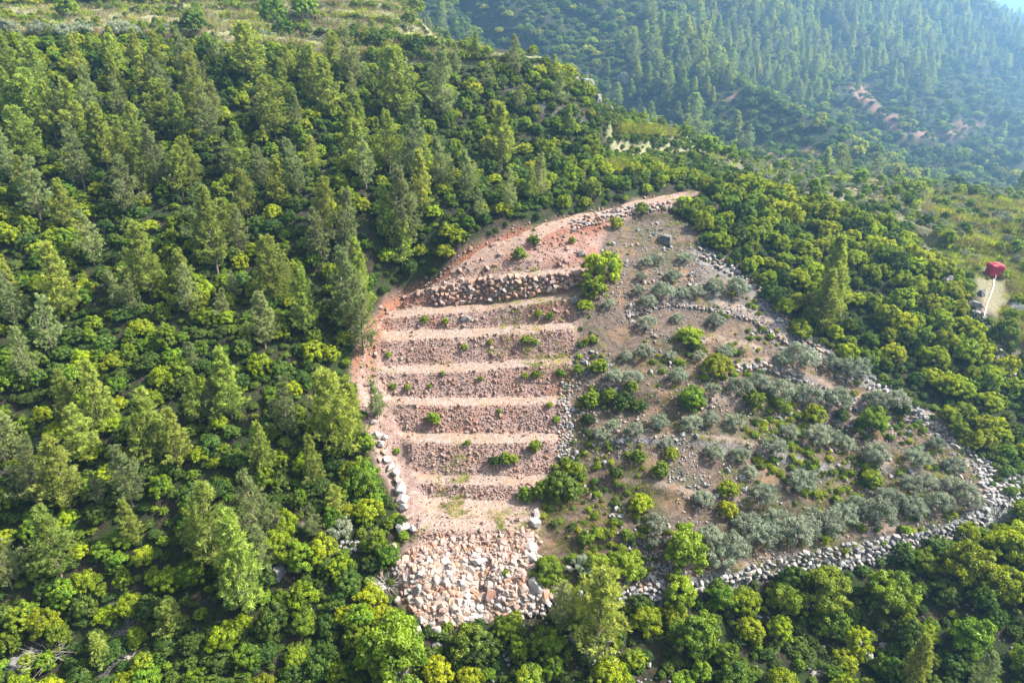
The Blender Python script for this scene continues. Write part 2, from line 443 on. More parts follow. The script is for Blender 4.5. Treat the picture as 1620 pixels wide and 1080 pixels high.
def ground_material():
    m, nt, out = new_mat("hillside_soil"); N = NT(nt)
    geo = N.n("ShaderNodeNewGeometry").outputs["Position"]
    a1 = N.n("ShaderNodeVertexColor", layer_name="soil_a"); s1 = N.n("ShaderNodeSeparateColor"); N.l(a1.outputs[0], s1.inputs[0])
    a2 = N.n("ShaderNodeVertexColor", layer_name="soil_b"); s2 = N.n("ShaderNodeSeparateColor"); N.l(a2.outputs[0], s2.inputs[0])
    bare, tread, red = s1.outputs; dry, grass, rock = s2.outputs
    n1 = N.noise(geo, 0.35, 5); n2 = N.noise(geo, 1.7, 5, .7); n3 = N.noise(geo, 6.0, 4, .7); n4 = N.noise(geo, .12, 3)
    # forest floor: leaf litter and earth
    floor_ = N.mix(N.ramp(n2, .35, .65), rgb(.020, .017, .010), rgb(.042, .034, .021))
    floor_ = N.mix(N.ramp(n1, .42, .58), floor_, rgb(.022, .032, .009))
    # olive grove: earth, dry grass and stones
    gr = N.mix(N.ramp(n2, .38, .62), rgb(0.069, 0.048, 0.036), rgb(0.124, 0.091, 0.069))
    gr = N.mix(N.ramp(n1, .50, .66), gr, rgb(0.165, 0.101, 0.059))
    gr = N.mix(N.math('MULTIPLY', N.ramp(n4, .50, .62), N.ramp(n3, .35, .6)), gr, rgb(0.050, 0.055, 0.021))
    gr = N.mix(N.math('MULTIPLY', N.ramp(n3, .55, .68), .55), gr, rgb(0.155, 0.150, 0.146))
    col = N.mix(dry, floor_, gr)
    # bare terraces
    b = N.mix(N.ramp(n2, .35, .65), rgb(0.187, 0.116, 0.097), rgb(0.285, 0.196, 0.164))
    b = N.mix(N.math('MULTIPLY', N.ramp(n3, .5, .66), .8), b, rgb(0.266, 0.201, 0.169))
    b = N.mix(N.math('MULTIPLY', red, N.math('ADD', N.math('MULTIPLY', N.ramp(n2, .3, .7), .45), .52)), b, rgb(0.199, 0.067, 0.030))
    col = N.mix(bare, col, b)
    t = N.mix(N.ramp(n2, .35, .65), rgb(0.225, 0.155, 0.120), rgb(0.285, 0.220, 0.182))
    t = N.mix(N.math('MULTIPLY', N.ramp(n1, .48, .62), .35), t, rgb(0.297, 0.165, 0.086))
    t = N.mix(N.math('MULTIPLY', N.ramp(n3, .6, .7), .5), t, rgb(0.286, 0.245, 0.223))
    col = N.mix(tread, col, t)
    g = N.mix(N.ramp(n1, .52, .72), rgb(0.185, 0.180, 0.092), rgb(0.095, 0.125, 0.040))
    g = N.mix(N.ramp(n2, .52, .66), g, rgb(0.228, 0.194, 0.114))
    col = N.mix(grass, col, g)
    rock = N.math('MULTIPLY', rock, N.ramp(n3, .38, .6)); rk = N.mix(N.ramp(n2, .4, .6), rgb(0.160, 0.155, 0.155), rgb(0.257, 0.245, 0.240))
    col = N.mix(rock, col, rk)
    bs = N.n("ShaderNodeBsdfPrincipled")
    N.l(col, bs.inputs["Base Color"]); bs.inputs["Roughness"].default_value = 1.0
    bs.inputs["Specular IOR Level"].default_value = .15
    bmp = N.n("ShaderNodeBump"); bmp.inputs["Strength"].default_value = .9; bmp.inputs["Distance"].default_value = .22
    N.l(N.math('ADD', n3, N.math('MULTIPLY', n2, 1.5)), bmp.inputs["Height"]); N.l(bmp.outputs[0], bs.inputs["Normal"])
    N.l(bs.outputs[0], out.inputs[0])
    return m

def leaf_material(name, c_dark, c_light, c_tip, trans=.35):
    """per-leaf tone (attribute) runs old leaf > young leaf; each plant is a little lighter or darker"""
    m, nt, out = new_mat(name); N = NT(nt)
    at = N.n("ShaderNodeAttribute", attribute_name="tone")
    sp = N.n("ShaderNodeSeparateColor"); N.l(at.outputs["Color"], sp.inputs[0])
    oi = N.n("ShaderNodeObjectInfo")
    col = N.mix(sp.outputs[0], rgb(*c_dark), rgb(*c_light))
    tipf = N.math('MULTIPLY', sp.outputs[1], N.math('MULTIPLY', N.ramp(oi.outputs["Random"], .0, 1.0), .7), True)
    col = N.mix(tipf, col, rgb(*c_tip))
    hsv = N.n("ShaderNodeHueSaturation")
    N.l(col, hsv.inputs["Color"])
    N.l(N.math('ADD', N.math('MULTIPLY', oi.outputs["Random"], .34), .84), hsv.inputs["Value"])
    N.l(N.math('ADD', N.math('MULTIPLY', N.math('FRACT', N.math('MULTIPLY', oi.outputs["Random"], 7.3)), .035), .4825), hsv.inputs["Hue"])
    d = N.n("ShaderNodeBsdfDiffuse"); t = N.n("ShaderNodeBsdfTranslucent"); g = N.n("ShaderNodeBsdfGlossy")
    N.l(hsv.outputs[0], d.inputs[0])
    tc = N.n("ShaderNodeHueSaturation"); N.l(hsv.outputs[0], tc.inputs["Color"]); tc.inputs["Value"].default_value = 1.25; tc.inputs["Hue"].default_value = .49; tc.inputs["Saturation"].default_value = 1.1
    N.l(tc.outputs[0], t.inputs[0])
    g.inputs["Roughness"].default_value = .45; g.inputs[0].default_value = (.8, .8, .8, 1)
    m1 = N.n("ShaderNodeMixShader"); m1.inputs[0].default_value = trans; N.l(d.outputs[0], m1.inputs[1]); N.l(t.outputs[0], m1.inputs[2])
    m2 = N.n("ShaderNodeMixShader"); m2.inputs[0].default_value = .015; N.l(m1.outputs[0], m2.inputs[1]); N.l(g.outputs[0], m2.inputs[2])
    N.l(m2.outputs[0], out.inputs[0])
    return m

def bark_material(name, c1, c2):
    m, nt, out = new_mat(name); N = NT(nt)
    tc = N.n("ShaderNodeTexCoord").outputs["Object"]
    bs = N.n("ShaderNodeBsdfPrincipled"); bs.inputs["Roughness"].default_value = .95
    N.l(N.mix(N.noise(tc, 14, 4), rgb(*c1), rgb(*c2)), bs.inputs["Base Color"]); N.l(bs.outputs[0], out.inputs[0])
    return m

def stone_material(name, cols, stain, amount):
    m, nt, out = new_mat(name); N = NT(nt)
    geo = N.n("ShaderNodeNewGeometry").outputs["Position"]
    oi = N.n("ShaderNodeObjectInfo").outputs["Random"]
    cr = N.n("ShaderNodeValToRGB"); cr.color_ramp.interpolation = 'LINEAR'
    els = cr.color_ramp.elements
    els[0].position = 0; els[0].color = rgb(*cols[0]); els[1].position = 1; els[1].color = rgb(*cols[-1])
    for i, c in enumerate(cols[1:-1]):
        e = els.new((i + 1) / (len(cols) - 1)); e.color = rgb(*c)
    N.l(oi, cr.inputs[0])
    n1 = N.noise(geo, .9, 4, .7); n2 = N.noise(geo, 5, 4, .7)
    col = N.mix(N.math('MULTIPLY', N.ramp(n1, .5, .62), amount), cr.outputs[0], rgb(*stain))
    col = N.mix(N.math('MULTIPLY', N.ramp(n2, .45, .7), .35), col, rgb(.16, .14, .13))
    bs = N.n("ShaderNodeBsdfPrincipled"); bs.inputs["Roughness"].default_value = .92; bs.inputs["Specular IOR Level"].default_value = .2
    N.l(col, bs.inputs["Base Color"])
    bmp = N.n("ShaderNodeBump"); bmp.inputs["Strength"].default_value = .5; bmp.inputs["Distance"].default_value = .08
    N.l(n2, bmp.inputs["Height"]); N.l(bmp.outputs[0], bs.inputs["Normal"])
    N.l(bs.outputs[0], out.inputs[0])
    return m

def plain_material(name, c, rough=.6, var=.15, scale=4):
    m, nt, out = new_mat(name); N = NT(nt)
    tc = N.n("ShaderNodeTexCoord").outputs["Object"]
    bs = N.n("ShaderNodeBsdfPrincipled"); bs.inputs["Roughness"].default_value = rough
    N.l(N.mix(N.noise(tc, scale, 4), rgb(*[q * (1 - var) for q in c]), rgb(*[min(1, q * (1 + var)) for q in c])), bs.inputs["Base Color"])
    N.l(bs.outputs[0], out.inputs[0])
    return m

M_GROUND = ground_material()
M_BRIGHT = leaf_material("leaf_yellow_green", (.085, .130, .006), (.310, .365, .010), (.46, .47, .012), .46)
M_MID = leaf_material("leaf_mid_green", (.050, .102, .008), (.185, .265, .014), (.36, .40, .018), .44)
M_DEEP = leaf_material("leaf_deep_green", (.026, .060, .009), (.092, .145, .018), (.19, .24, .02), .4)
M_PINE = leaf_material("pine_needle", (.130, .178, .030), (.320, .375, .075), (.43, .46, .08), .46)
M_PINE_D = leaf_material("pine_needle_dull", (.120, .155, .050), (.265, .305, .110), (.34, .37, .12), .44)
M_OLIVE = leaf_material("olive_leaf", (.095, .114, .066), (.250, .275, .180), (.33, .35, .22), .2)
M_FIG = leaf_material("broad_leaf_green", (.085, .140, .010), (.230, .310, .020), (.33, .39, .02), .45)
M_GRASS = leaf_material("grass_blade", (.12, .115, .035), (.25, .215, .10), (.32, .27, .14), .3)
M_BARK = bark_material("bark_brown", (.10, .07, .05), (.20, .15, .11))
M_BARKG = bark_material("bark_grey", (.16, .14, .12), (.32, .29, .26))
M_TWIG = bark_material("dead_twig", (.20, .17, .15), (.42, .37, .33))
M_ST_PINK = stone_material("stone_pink_buff", [(0.179, 0.130, 0.108), (0.290, 0.221, 0.180), (0.239, 0.165, 0.130), (0.315, 0.260, 0.216), (0.205, 0.165, 0.144), (0.282, 0.197, 0.151)], (0.259, 0.125, 0.057), .75)
M_ST_RED = stone_material("stone_reddish", [(0.189, 0.115, 0.094), (0.288, 0.195, 0.158), (0.243, 0.178, 0.155), (0.298, 0.167, 0.108), (0.226, 0.159, 0.141)], (0.227, 0.099, 0.048), .6)
M_ST_GREY = stone_material("stone_grey", [(0.107, 0.104, 0.104), (0.180, 0.176, 0.174), (0.139, 0.135, 0.134), (0.221, 0.212, 0.201), (0.123, 0.119, 0.115)], (0.216, 0.179, 0.141), .4)
M_ROCK = stone_material("rock_grey", [(0.107, 0.102, 0.098), (0.180, 0.172, 0.164), (0.139, 0.131, 0.123)], (0.082, 0.074, 0.057), .8)
M_ST_WHITE = stone_material("stone_white", [(0.254, 0.226, 0.209), (0.344, 0.312, 0.287), (0.287, 0.250, 0.226)], (0.271, 0.173, 0.108), .4)

# ------------------------------------------------------------------ the ground
gm = np_mesh("ground", co, quads, True)
rockm = np.zeros_like(U)
for ln, wd in ((W_LOW, 16), (W_DIAG, 13), (W_A, 7), (W_B, 6), (W_C, 2)):
    rockm = np.maximum(rockm, sstep(wd + 6, wd - 4, line_dist(ln, U2, V2) + wn_ * .6))
rockm = np.maximum(rockm, sstep(-6, 6, inside([(1100, 405), (1190, 448), (1235, 500), (1200, 520), (1150, 500), (1110, 450)], U2, V2) + wn_ * 1.3) * .35)
rockm = np.maximum(rockm, sstep(-4, 4, inside([(1545, 735), (1620, 755), (1660, 790), (1560, 800)], U2, V2) + wn_ * .6) * .8)
rockm = np.maximum(rockm, sstep(0, 1, fbm(XX, YY, 12, 4, 91) * 2.4 - 1.0) * .8) * (YY < 130) * (1 - np.clip(bare, 0, 1))
add_color(gm, "soil_a", np.stack([np.clip(bare, 0, 1), tread, redm, np.ones_like(U)], -1).reshape(-1, 4))
add_color(gm, "soil_b", np.stack([dry, np.clip(grass, 0, 1), np.clip(rockm, 0, 1), np.ones_like(U)], -1).reshape(-1, 4))
gm.materials.append(M_GROUND)
ground = link(bpy.data.objects.new("ground", gm))
tag(ground, "hillside of reddish earth, terraces and forest floor rising to the mountain", "ground", kind="structure")

def gz(x, y):
    """height of the finished ground, bilinear in the grid"""
    x = np.asarray(x, float); y = np.asarray(y, float)
    i = np.clip(np.searchsorted(GX, x) - 1, 0, nx - 2); j = np.clip(np.searchsorted(GY, y) - 1, 0, ny - 2)
    fx = np.clip((x - GX[i]) / (GX[i + 1] - GX[i]), 0, 1); fy = np.clip((y - GY[j]) / (GY[j + 1] - GY[j]), 0, 1)
    return (ZZ[j, i] * (1 - fx) + ZZ[j, i + 1] * fx) * (1 - fy) + (ZZ[j + 1, i] * (1 - fx) + ZZ[j + 1, i + 1] * fx) * fy

TS = np.concatenate([np.arange(30, 170, .35), np.arange(170, 1200, 1.6)])
def hit(px, py):
    """where the line of sight through these points of the photograph meets the ground"""
    px = np.atleast_1d(np.asarray(px, float)); py = np.atleast_1d(np.asarray(py, float))
    dx, dy, dz = ray(px, py)
    X = dx[:, None] * TS; Y = dy[:, None] * TS; Z = CZ + dz[:, None] * TS
    below = gz(X, Y) > Z
    k = np.argmax(below, 1); ok = below.any(1); k = np.maximum(k, 1)
    r = np.arange(len(px))
    t0 = TS[k - 1]; t1 = TS[k]
    for _ in range(8):
        tm = (t0 + t1) / 2
        b = gz(dx * tm, dy * tm) > CZ + dz * tm
        t1 = np.where(b, tm, t1); t0 = np.where(b, t0, tm)
    tm = (t0 + t1) / 2
    return np.stack([dx * tm, dy * tm, gz(dx * tm, dy * tm)], 1), ok

def gnormal(x, y, e=.35):
    n_ = Vector((-(float(gz(x + e, y)) - float(gz(x - e, y))) / (2 * e), -(float(gz(x, y + e)) - float(gz(x, y - e))) / (2 * e), 1))
    return n_.normalized()

def seen(P, lift=1.0):
    """is a point just above these ground points visible from the camera (not behind the hill)"""
    P = np.asarray(P, float)
    x, y, z = P[:, 0], P[:, 1], P[:, 2] + lift
    u, v, d = project(x, y, z)
    ok = (u > -90) & (u < 1710) & (v > -60) & (v < 1200)
    s = np.linspace(.25, .985, 90)
    for t in s:
        ok &= ~(gz(x * t, y * t) > CZ + (z - CZ) * t + .2)
    return ok

# ------------------------------------------------------------------ plant models
def tube(pts, rads, sides=5):
    pts = np.asarray(pts, float); V_ = []; Fc = []
    for i, p in enumerate(pts):
        d = pts[min(i + 1, len(pts) - 1)] - pts[max(i - 1, 0)]
        d = d / (np.linalg.norm(d) + 1e-9)
        a = np.cross(d, [0.3, .9, .2]); a /= np.linalg.norm(a) + 1e-9; b = np.cross(d, a)
        for k in range(sides):
            an = 2 * math.pi * k / sides
            V_.append(p + rads[i] * (math.cos(an) * a + math.sin(an) * b))
    for i in range(len(pts) - 1):
        for k in range(sides):
            k2 = (k + 1) % sides
            Fc.append([i * sides + k, i * sides + k2, (i + 1) * sides + k2, (i + 1) * sides + k])
    return np.array(V_), np.array(Fc)

def tubes(lst, sides=5):
    Vs, Fs, o = [], [], 0
    for pts, r in lst:
        v, f = tube(pts, r, sides); Vs.append(v); Fs.append(f + o); o += len(v)
    return np.vstack(Vs), np.vstack(Fs)

def unit(v): return v / (np.linalg.norm(v, axis=-1, keepdims=True) + 1e-9)

def leaves(C_, Nrm, L, Wd, rng, tone, tip, jitter=.6, curl=0):
    """diamond leaves: centres C_, facing Nrm"""
    n_ = len(C_)
    nn = unit(Nrm + jitter * rng.normal(size=(n_, 3)))
    a = unit(np.cross(nn, rng.normal(size=(n_, 3)))); b = np.cross(nn, a)
    l = (L * rng.uniform(.7, 1.3, n_))[:, None]; w = (Wd * rng.uniform(.7, 1.3, n_))[:, None]
    q = np.stack([C_ - a * l, C_ + b * w - a * l * .1, C_ + a * l, C_ - b * w - a * l * .1], 1).reshape(-1, 3)
    f = np.arange(4 * n_).reshape(-1, 4)
    t = np.stack([np.repeat(np.clip(tone + rng.normal(0, .18, n_), 0, 1), 4), np.repeat(np.clip(tip, 0, 1), 4), np.zeros(4 * n_), np.ones(4 * n_)], 1)
    return q, f, t

def shrub_arrays(seed, lobes=46, per=96, flat=.78, lobe_r=(.085, .185), leaf=(.038, .0235), open_=.42, spires=9):
    lobes = int(lobes * 2.3)
    rng = np.random.default_rng(seed)
    Cs, Ns, To, Ti = [], [], [], []
    asym = rng.uniform(.68, 1.25, 8)
    for i in range(lobes):
        z = rng.uniform(0.02, 1) ** .8
        th = rng.uniform(0, 2 * math.pi)
        R = asym[int(th / (2 * math.pi) * 8) % 8] * (1 - open_ * rng.uniform(0, 1))
        rr = math.sqrt(max(0, 1 - (z * .95) ** 2))
        c = np.array([math.cos(th) * rr * R * .82, math.sin(th) * rr * R * .82, (.22 + z * flat * .95) * (.75 + .25 * R)])
        if i < spires: c[2] += rng.uniform(.03, .22)
        r = rng.uniform(*lobe_r)
        d = unit(rng.normal(size=(per, 3))); d[:, 2] = np.abs(d[:, 2]) * np.where(rng.random(per) < .78, 1, -1)
        rad = r * rng.uniform(.55, 1.08, per)[:, None]
        squash = np.array([1, 1, .8])
        p = c + d * rad * squash
        Cs.append(p); Ns.append(d + .4 * unit(c - np.array([0, 0, .2])))
        tn = rng.uniform(0, 1); To.append(np.full(per, tn)); 
        Ti.append((rng.random(per) < .7) * (1 if rng.random() < .45 else 0) * (d[:, 2] > -.1) * rng.uniform(.5, 1))
    C_ = np.vstack(Cs); C_[:, 2] = np.maximum(C_[:, 2], .02)
    crown = leaves(C_, np.vstack(Ns), leaf[0], leaf[1], rng, np.concatenate(To), np.concatenate(Ti))
    st = []
    for k in range(6):
        th = rng.uniform(0, 6.28); r1 = rng.uniform(.2, .6)
        e = np.array([math.cos(th) * r1, math.sin(th) * r1, rng.uniform(.5, .85) * flat])
        p0 = np.array([math.cos(th) * .05, math.sin(th) * .05, -.12]); mid = (p0 + e) / 2 + rng.normal(0, .05, 3)
        st.append(([p0, mid, e], [.035, .022, .008]))
        e2 = mid + np.array([rng.normal(0, .25), rng.normal(0, .25), .3]); st.append(([mid, e2], [.016, .005]))
    return crown, tubes(st, 4)

def pine_arrays(seed, branches=78, width=.25, sparse=0.0, lean=0.0, base=.10, power=.8):
    rng = np.random.default_rng(seed)
    top = np.array([lean * .1, lean * .06, 1.0])
    def axis_pt(h): return np.array([lean * .1 * h ** 2, lean * .06 * h ** 2, h])
    st = [([axis_pt(h) + [0, 0, -.02] for h in (0, .3, .6, .85, .99)], [.016, .0125, .008, .004, .0012])]
    P, Dr, To, Ti = [], [], [], []
    side = rng.uniform(.7, 1.25, 6)
    for i in range(branches):
        h = base + (0.97 - base) * (i + rng.uniform(0, 1)) / branches
        if rng.random() < sparse: continue
        th = i * 2.399 + rng.normal(0, .5)
        prof_ = (1 - ((h - base) / (1.02 - base))) ** power
        low = min(1, (h - base + .06) / .16)
        L = width * prof_ * low * rng.uniform(.65, 1.12) * side[int((th % 6.283) / 6.284 * 6)] + .018
        up = rng.uniform(.15, .55) + .5 * h ** 2
        d = unit(np.array([math.cos(th), math.sin(th), up]))
        p0 = axis_pt(h); p1 = p0 + d * L * .55; p2 = p1 + unit(d + np.array([0, 0, .25])) * L * .45
        if L > .06: st.append(([p0, p1, p2], [.0042, .0028, .001]))
        nt_ = int(6 + L * 75)
        tn = rng.uniform(.1, .9)
        for k in range(nt_):
            s = rng.uniform(.28, 1.03)
            c = (p0 + (p1 - p0) * min(1, s / .55)) if s < .55 else p1 + (p2 - p1) * ((s - .55) / .45)
            spread = L * .30 * (1.15 - s)
            c = c + rng.normal(0, 1, 3) * np.array([spread, spread, spread * .45 + .006])
            dd = unit(d * .7 + unit(c - p0) * .6 + np.array([0, 0, .45]) + rng.normal(0, .25, 3))
            P.append(c); Dr.append(dd); To.append(np.clip(tn + rng.normal(0, .15), 0, 1)); Ti.append(1.0 if s > .8 and rng.random() < .5 else 0.0)
    P = np.array(P); Dr = np.array(Dr); To = np.array(To); Ti = np.array(Ti)
    nb = 9
    P = np.repeat(P, nb, 0); Dr = np.repeat(Dr, nb, 0); To = np.repeat(To, nb); Ti = np.repeat(Ti, nb)
    m_ = len(P)
    P = P + rng.normal(0, .004, (m_, 3))
    dd = unit(Dr + rng.normal(0, .62, (m_, 3)))
    sd_ = unit(np.cross(dd, rng.normal(size=(m_, 3))))
    ln = .034 * rng.uniform(.7, 1.25, m_)[:, None]; w = .0042
    q = np.stack([P - sd_ * w, P + sd_ * w, P + dd * ln], 1).reshape(-1, 3)
    f = np.arange(3 * m_).reshape(-1, 3)
    t = np.stack([np.repeat(To, 3), np.repeat(Ti, 3), np.zeros(3 * m_), np.ones(3 * m_)], 1)
    return (q, f, t), tubes(st, 5)

def olive_arrays(seed, lobes=60, per=120):
    rng = np.random.default_rng(seed)
    Cs, Ns, To = [], [], []
    asym = rng.uniform(.8, 1.15, 7)
    for i in range(lobes):
        z = rng.uniform(-.35, 1); th = rng.uniform(0, 2 * math.pi)
        rr = math.sqrt(max(0, 1 - z * z)); R = asym[int(th / 6.2832 * 7) % 7] * rng.uniform(.55, 1.0)
        c = np.array([math.cos(th) * rr * .85 * R, math.sin(th) * rr * .85 * R, .62 + z * .62 * R])
        r = rng.uniform(.12, .21); out = unit(c - np.array([0, 0, .4])) + np.array([0, 0, .5])
        d = unit(rng.normal(size=(per, 3)))
        p = c + d * r * rng.uniform(.4, 1.1, per)[:, None] + out * rng.uniform(0, .09, per)[:, None]
        Cs.append(p); Ns.append(d + .3 * out); To.append(np.full(per, rng.uniform(.1, .9)))
    C_ = np.vstack(Cs); C_[:, 2] = np.maximum(C_[:, 2], .04)
    crown = leaves(C_, np.vstack(Ns), .042, .0165, rng, np.concatenate(To), (rng.random(len(C_)) < .25) * 1.0, 1.0)
    st = [([[0, 0, -.12], [.03, .02, .12], [.02, -.03, .3]], [.085, .07, .06])]
    for k in range(6):
        th = k * 1.05 + rng.normal(0, .2); e = np.array([math.cos(th) * .5, math.sin(th) * .5, rng.uniform(.6, .95)])
        st.append(([[.02, -.02, .22], e * .5 + [0, 0, .16], e], [.045, .028, .008]))
    return crown, tubes(st, 5)

def leaf_mesh(name, crown, mat):
    q, f, t = crown
    me = np_mesh(name, q, f, False); add_color(me, "tone", t); me.materials.append(mat); return me
def wood_mesh(name, wood, mat):
    me = np_mesh(name, wood[0], wood[1], True); me.materials.append(mat); return me
def joined_mesh(name, crown, wood, mat, matw):
    """crown and wood as one mesh, for the far-off masses"""
    q, f, t = crown; v, g = wood
    k = f.shape[1]
    if k == 3: g = np.vstack([g[:, [0, 1, 2]], g[:, [0, 2, 3]]])
    me = np_mesh(name, np.vstack([q, v]), np.vstack([f, g + len(q)]), False)
    tt_ = np.zeros((len(v), 4)); tt_[:, 3] = 1
    add_color(me, "tone", np.vstack([t, tt_]))
    me.materials.append(mat); me.materials.append(matw)
    mi = np.zeros(len(f) + len(g), np.int32); mi[len(f):] = 1
    me.polygons.foreach_set("material_index", mi)
    return me

KIND = {}
def register(kind, arrs, mats, mw, names, looks):
    L = []
    for i, (a, mt, lk) in enumerate(zip(arrs, mats, looks)):
        L.append(dict(crown=leaf_mesh(kind + "_" + names[0], a[0], mt), wood=wood_mesh(kind + "_" + names[1], a[1], mw),
                      joined=joined_mesh(kind, a[0], a[1], mt, mw), look=lk))
    KIND[kind] = dict(v=L, names=names)
register("maquis_shrub", [shrub_arrays(100 + i, lobes=[52, 44, 60, 48, 40, 56][i], flat=[.75, .9, .68, .82, 1.0, .7][i]) for i in range(6)],
         [M_BRIGHT, M_BRIGHT, M_BRIGHT, M_MID, M_MID, M_BRIGHT], M_BARK, ("crown", "stems"),
         ["domed yellow-green", "tall yellow-green", "broad yellow-green", "rounded mid-green", "upright mid-green", "spreading yellow-green"])
register("kermes_oak", [shrub_arrays(200 + i, lobes=[60, 50, 44, 56][i], flat=[.7, .85, .95, .62][i], lobe_r=(.085, .165)) for i in range(4)],
         [M_DEEP, M_DEEP, M_MID, M_DEEP], M_BARK, ("crown", "stems"), ["low dark green", "rounded dark green", "upright mid-green", "spreading dark green"])
register("pine_tree", [pine_arrays(300, 84, .24), pine_arrays(301, 76, .30, .1), pine_arrays(302, 92, .20), pine_arrays(303, 74, .27, .22, 1.0), pine_arrays(304, 86, .32, .05, -.6, .08, .62), pine_arrays(305, 70, .25, .3, .5)],
         [M_PINE, M_PINE, M_PINE, M_PINE_D, M_PINE, M_PINE_D], M_BARK, ("crown", "trunk"),
         ["conical light-green", "broad light-green", "slim light-green", "open dull-green", "bushy green", "thin dull-green"])
register("olive_tree", [olive_arrays(400 + i) for i in range(4)], [M_OLIVE] * 4, M_BARKG, ("crown", "trunk"), ["round silvery", "bushy silvery", "dense grey-green", "loose grey-green"])
register("leafy_tree", [shrub_arrays(500 + i, lobes=50, per=110, flat=1.1, lobe_r=(.095, .20), leaf=(.038, .028), open_=.45, spires=12) for i in range(3)],
         [M_FIG] * 3, M_BARKG, ("crown", "trunk"), ["fresh green broad-leaved", "airy fresh green", "dense fresh green"])

ONES = "zero one two three four five six seven eight nine ten eleven twelve thirteen fourteen fifteen sixteen seventeen eighteen nineteen".split()
TENS = "x x twenty thirty forty fifty sixty seventy eighty ninety".split()
def num(k):
    k = int(max(0, min(99, round(k))))
    if k < 20: return ONES[k]
    return TENS[k // 10] + ("-" + ONES[k % 10] if k % 10 else "")
ZONE_NAMES = []
def zone_phrase(u, v, y):
    if y > 215: return "on the hazy far mountainside"
    if v < 105 and u < 860: return "by the hilltop terraces" if v < 70 else "high in the forest"
    if inside(THICKET, np.array([u]), np.array([v]))[0] > -4: return "in the thicket above the olives"
    if inside(OLIVE, np.array([u]), np.array([v]))[0] > -6: return "among the olives"
    if inside(BARE, np.array([u]), np.array([v]))[0] > -4: return "on the bare terraces"
    if u > 1400 and v < 700: return "near the red tank"
    if u > 960 and v < 330: return "on the bench above the track"
    if u > 560 and v < 500: return "in the wood above the track"
    if v > 850: return "below the stone walls" if u > 640 else "in the lower forest"
    return "in the forest" if u < 640 else "on the right slope"
USED = {}
def place_label(look, noun, u, v, y):
    zp = zone_phrase(u, v, y)
    pu, pv = u / 16.2, v / 10.8
    for du, dv in ((0, 0), (1, 0), (-1, 0), (0, 1), (0, -1), (1, 1), (-1, -1), (1, -1), (-1, 1), (2, 0), (-2, 0), (0, 2)):
        a = int(np.clip(round(pu) + du, 0, 99)); b = int(np.clip(round(pv) + dv, 0, 99))
        s = f"{look} {noun} {zp}, {num(a)} percent across, {num(b)} down"
        if s not in USED:
            USED[s] = 1
            return s
    return s

PLANTS = []           # everything placed: kind, variant, x, y, z, scale (sx, sz), rot, px, py
def plan(kind, var, x, y, z, s, sz=None, rot=None, look=None, group=None, noun=None, force=False):
    PLANTS.append(dict(kind=kind, var=var, x=float(x), y=float(y), z=float(z), s=float(s), sz=float(sz if sz else s), rot=rot if rot is not None else random.uniform(0, 6.28), look=look, group=group, noun=noun, force=force))

def m_per_px(P):
    u, v, d = project(P[0], P[1], P[2]); return float(d) / F

# ---- hand-placed pines: x of the tip, y of the tip, y of the foot, model
PINES = [(17, 50, 120), (60, 60, 130), (128, 57, 128), (183, 42, 105), (222, 46, 112), (253, 52, 118), (300, 40, 135), (350, 50, 105), (390, 42, 108), (233, 80, 155), (187, 83, 152),
         (267, 93, 178), (317, 88, 205), (30, 110, 212), (58, 112, 216), (90, 130, 222), (125, 125, 226), (150, 105, 190), (263, 128, 215), (292, 150, 226), (160, 175, 262), (222, 165, 250),
         (37, 172, 242), (23, 198, 292), (135, 195, 300), (207, 195, 300), (253, 197, 302), (230, 222, 312), (290, 233, 312), (367, 220, 288), (473, 220, 312), (393, 270, 350), (325, 290, 400),
         (517, 283, 372), (500, 75, 172), (455, 75, 132), (530, 52, 112), (630, 78, 192), (700, 66, 192), (653, 165, 292), (617, 177, 272), (580, 213, 300), (793, 165, 268), (557, 165, 242),
         (548, 300, 402), (640, 262, 402), (612, 292, 380), (668, 240, 340), (840, 265, 322), (877, 87, 127), (753, 50, 96), (107, 388, 505), (193, 427, 492), (240, 355, 472), (345, 300, 432), (373, 427, 472),
         (437, 375, 482), (487, 420, 532), (556, 390, 530), (572, 380, 500), (163, 573, 685), (247, 618, 725), (283, 648, 738), (317, 587, 672), (367, 555, 662), (420, 670, 752), (10, 628, 735),
         (123, 600, 685), (535, 588, 722), (558, 600, 700), (113, 695, 808), (160, 745, 800), (97, 805, 912), (347, 768, 905), (410, 742, 860), (390, 812, 972), (387, 775, 815), (497, 690, 772),
         (533, 770, 815), (943, 908, 1030), (1437, 1008, 1100), (1306, 375, 500), (1298, 430, 525), (598, 600, 662), (85, 470, 560), (510, 330, 420), (470, 150, 215), (415, 130, 200), (560, 115, 175), (345, 130, 205),
         (210, 250, 345), (65, 250, 350), (150, 330, 420), (300, 420, 500), (30, 420, 520), (420, 460, 550), (60, 700, 800), (210, 700, 800), (20, 830, 930), (1545, 1040, 1120), (760, 300, 350), (700, 215, 300), (740, 235, 310),
         (420, 230, 300), (50, 520, 610), (575, 470, 560), (455, 600, 690), (500, 800, 850), (440, 800, 850), (380, 330, 400)]
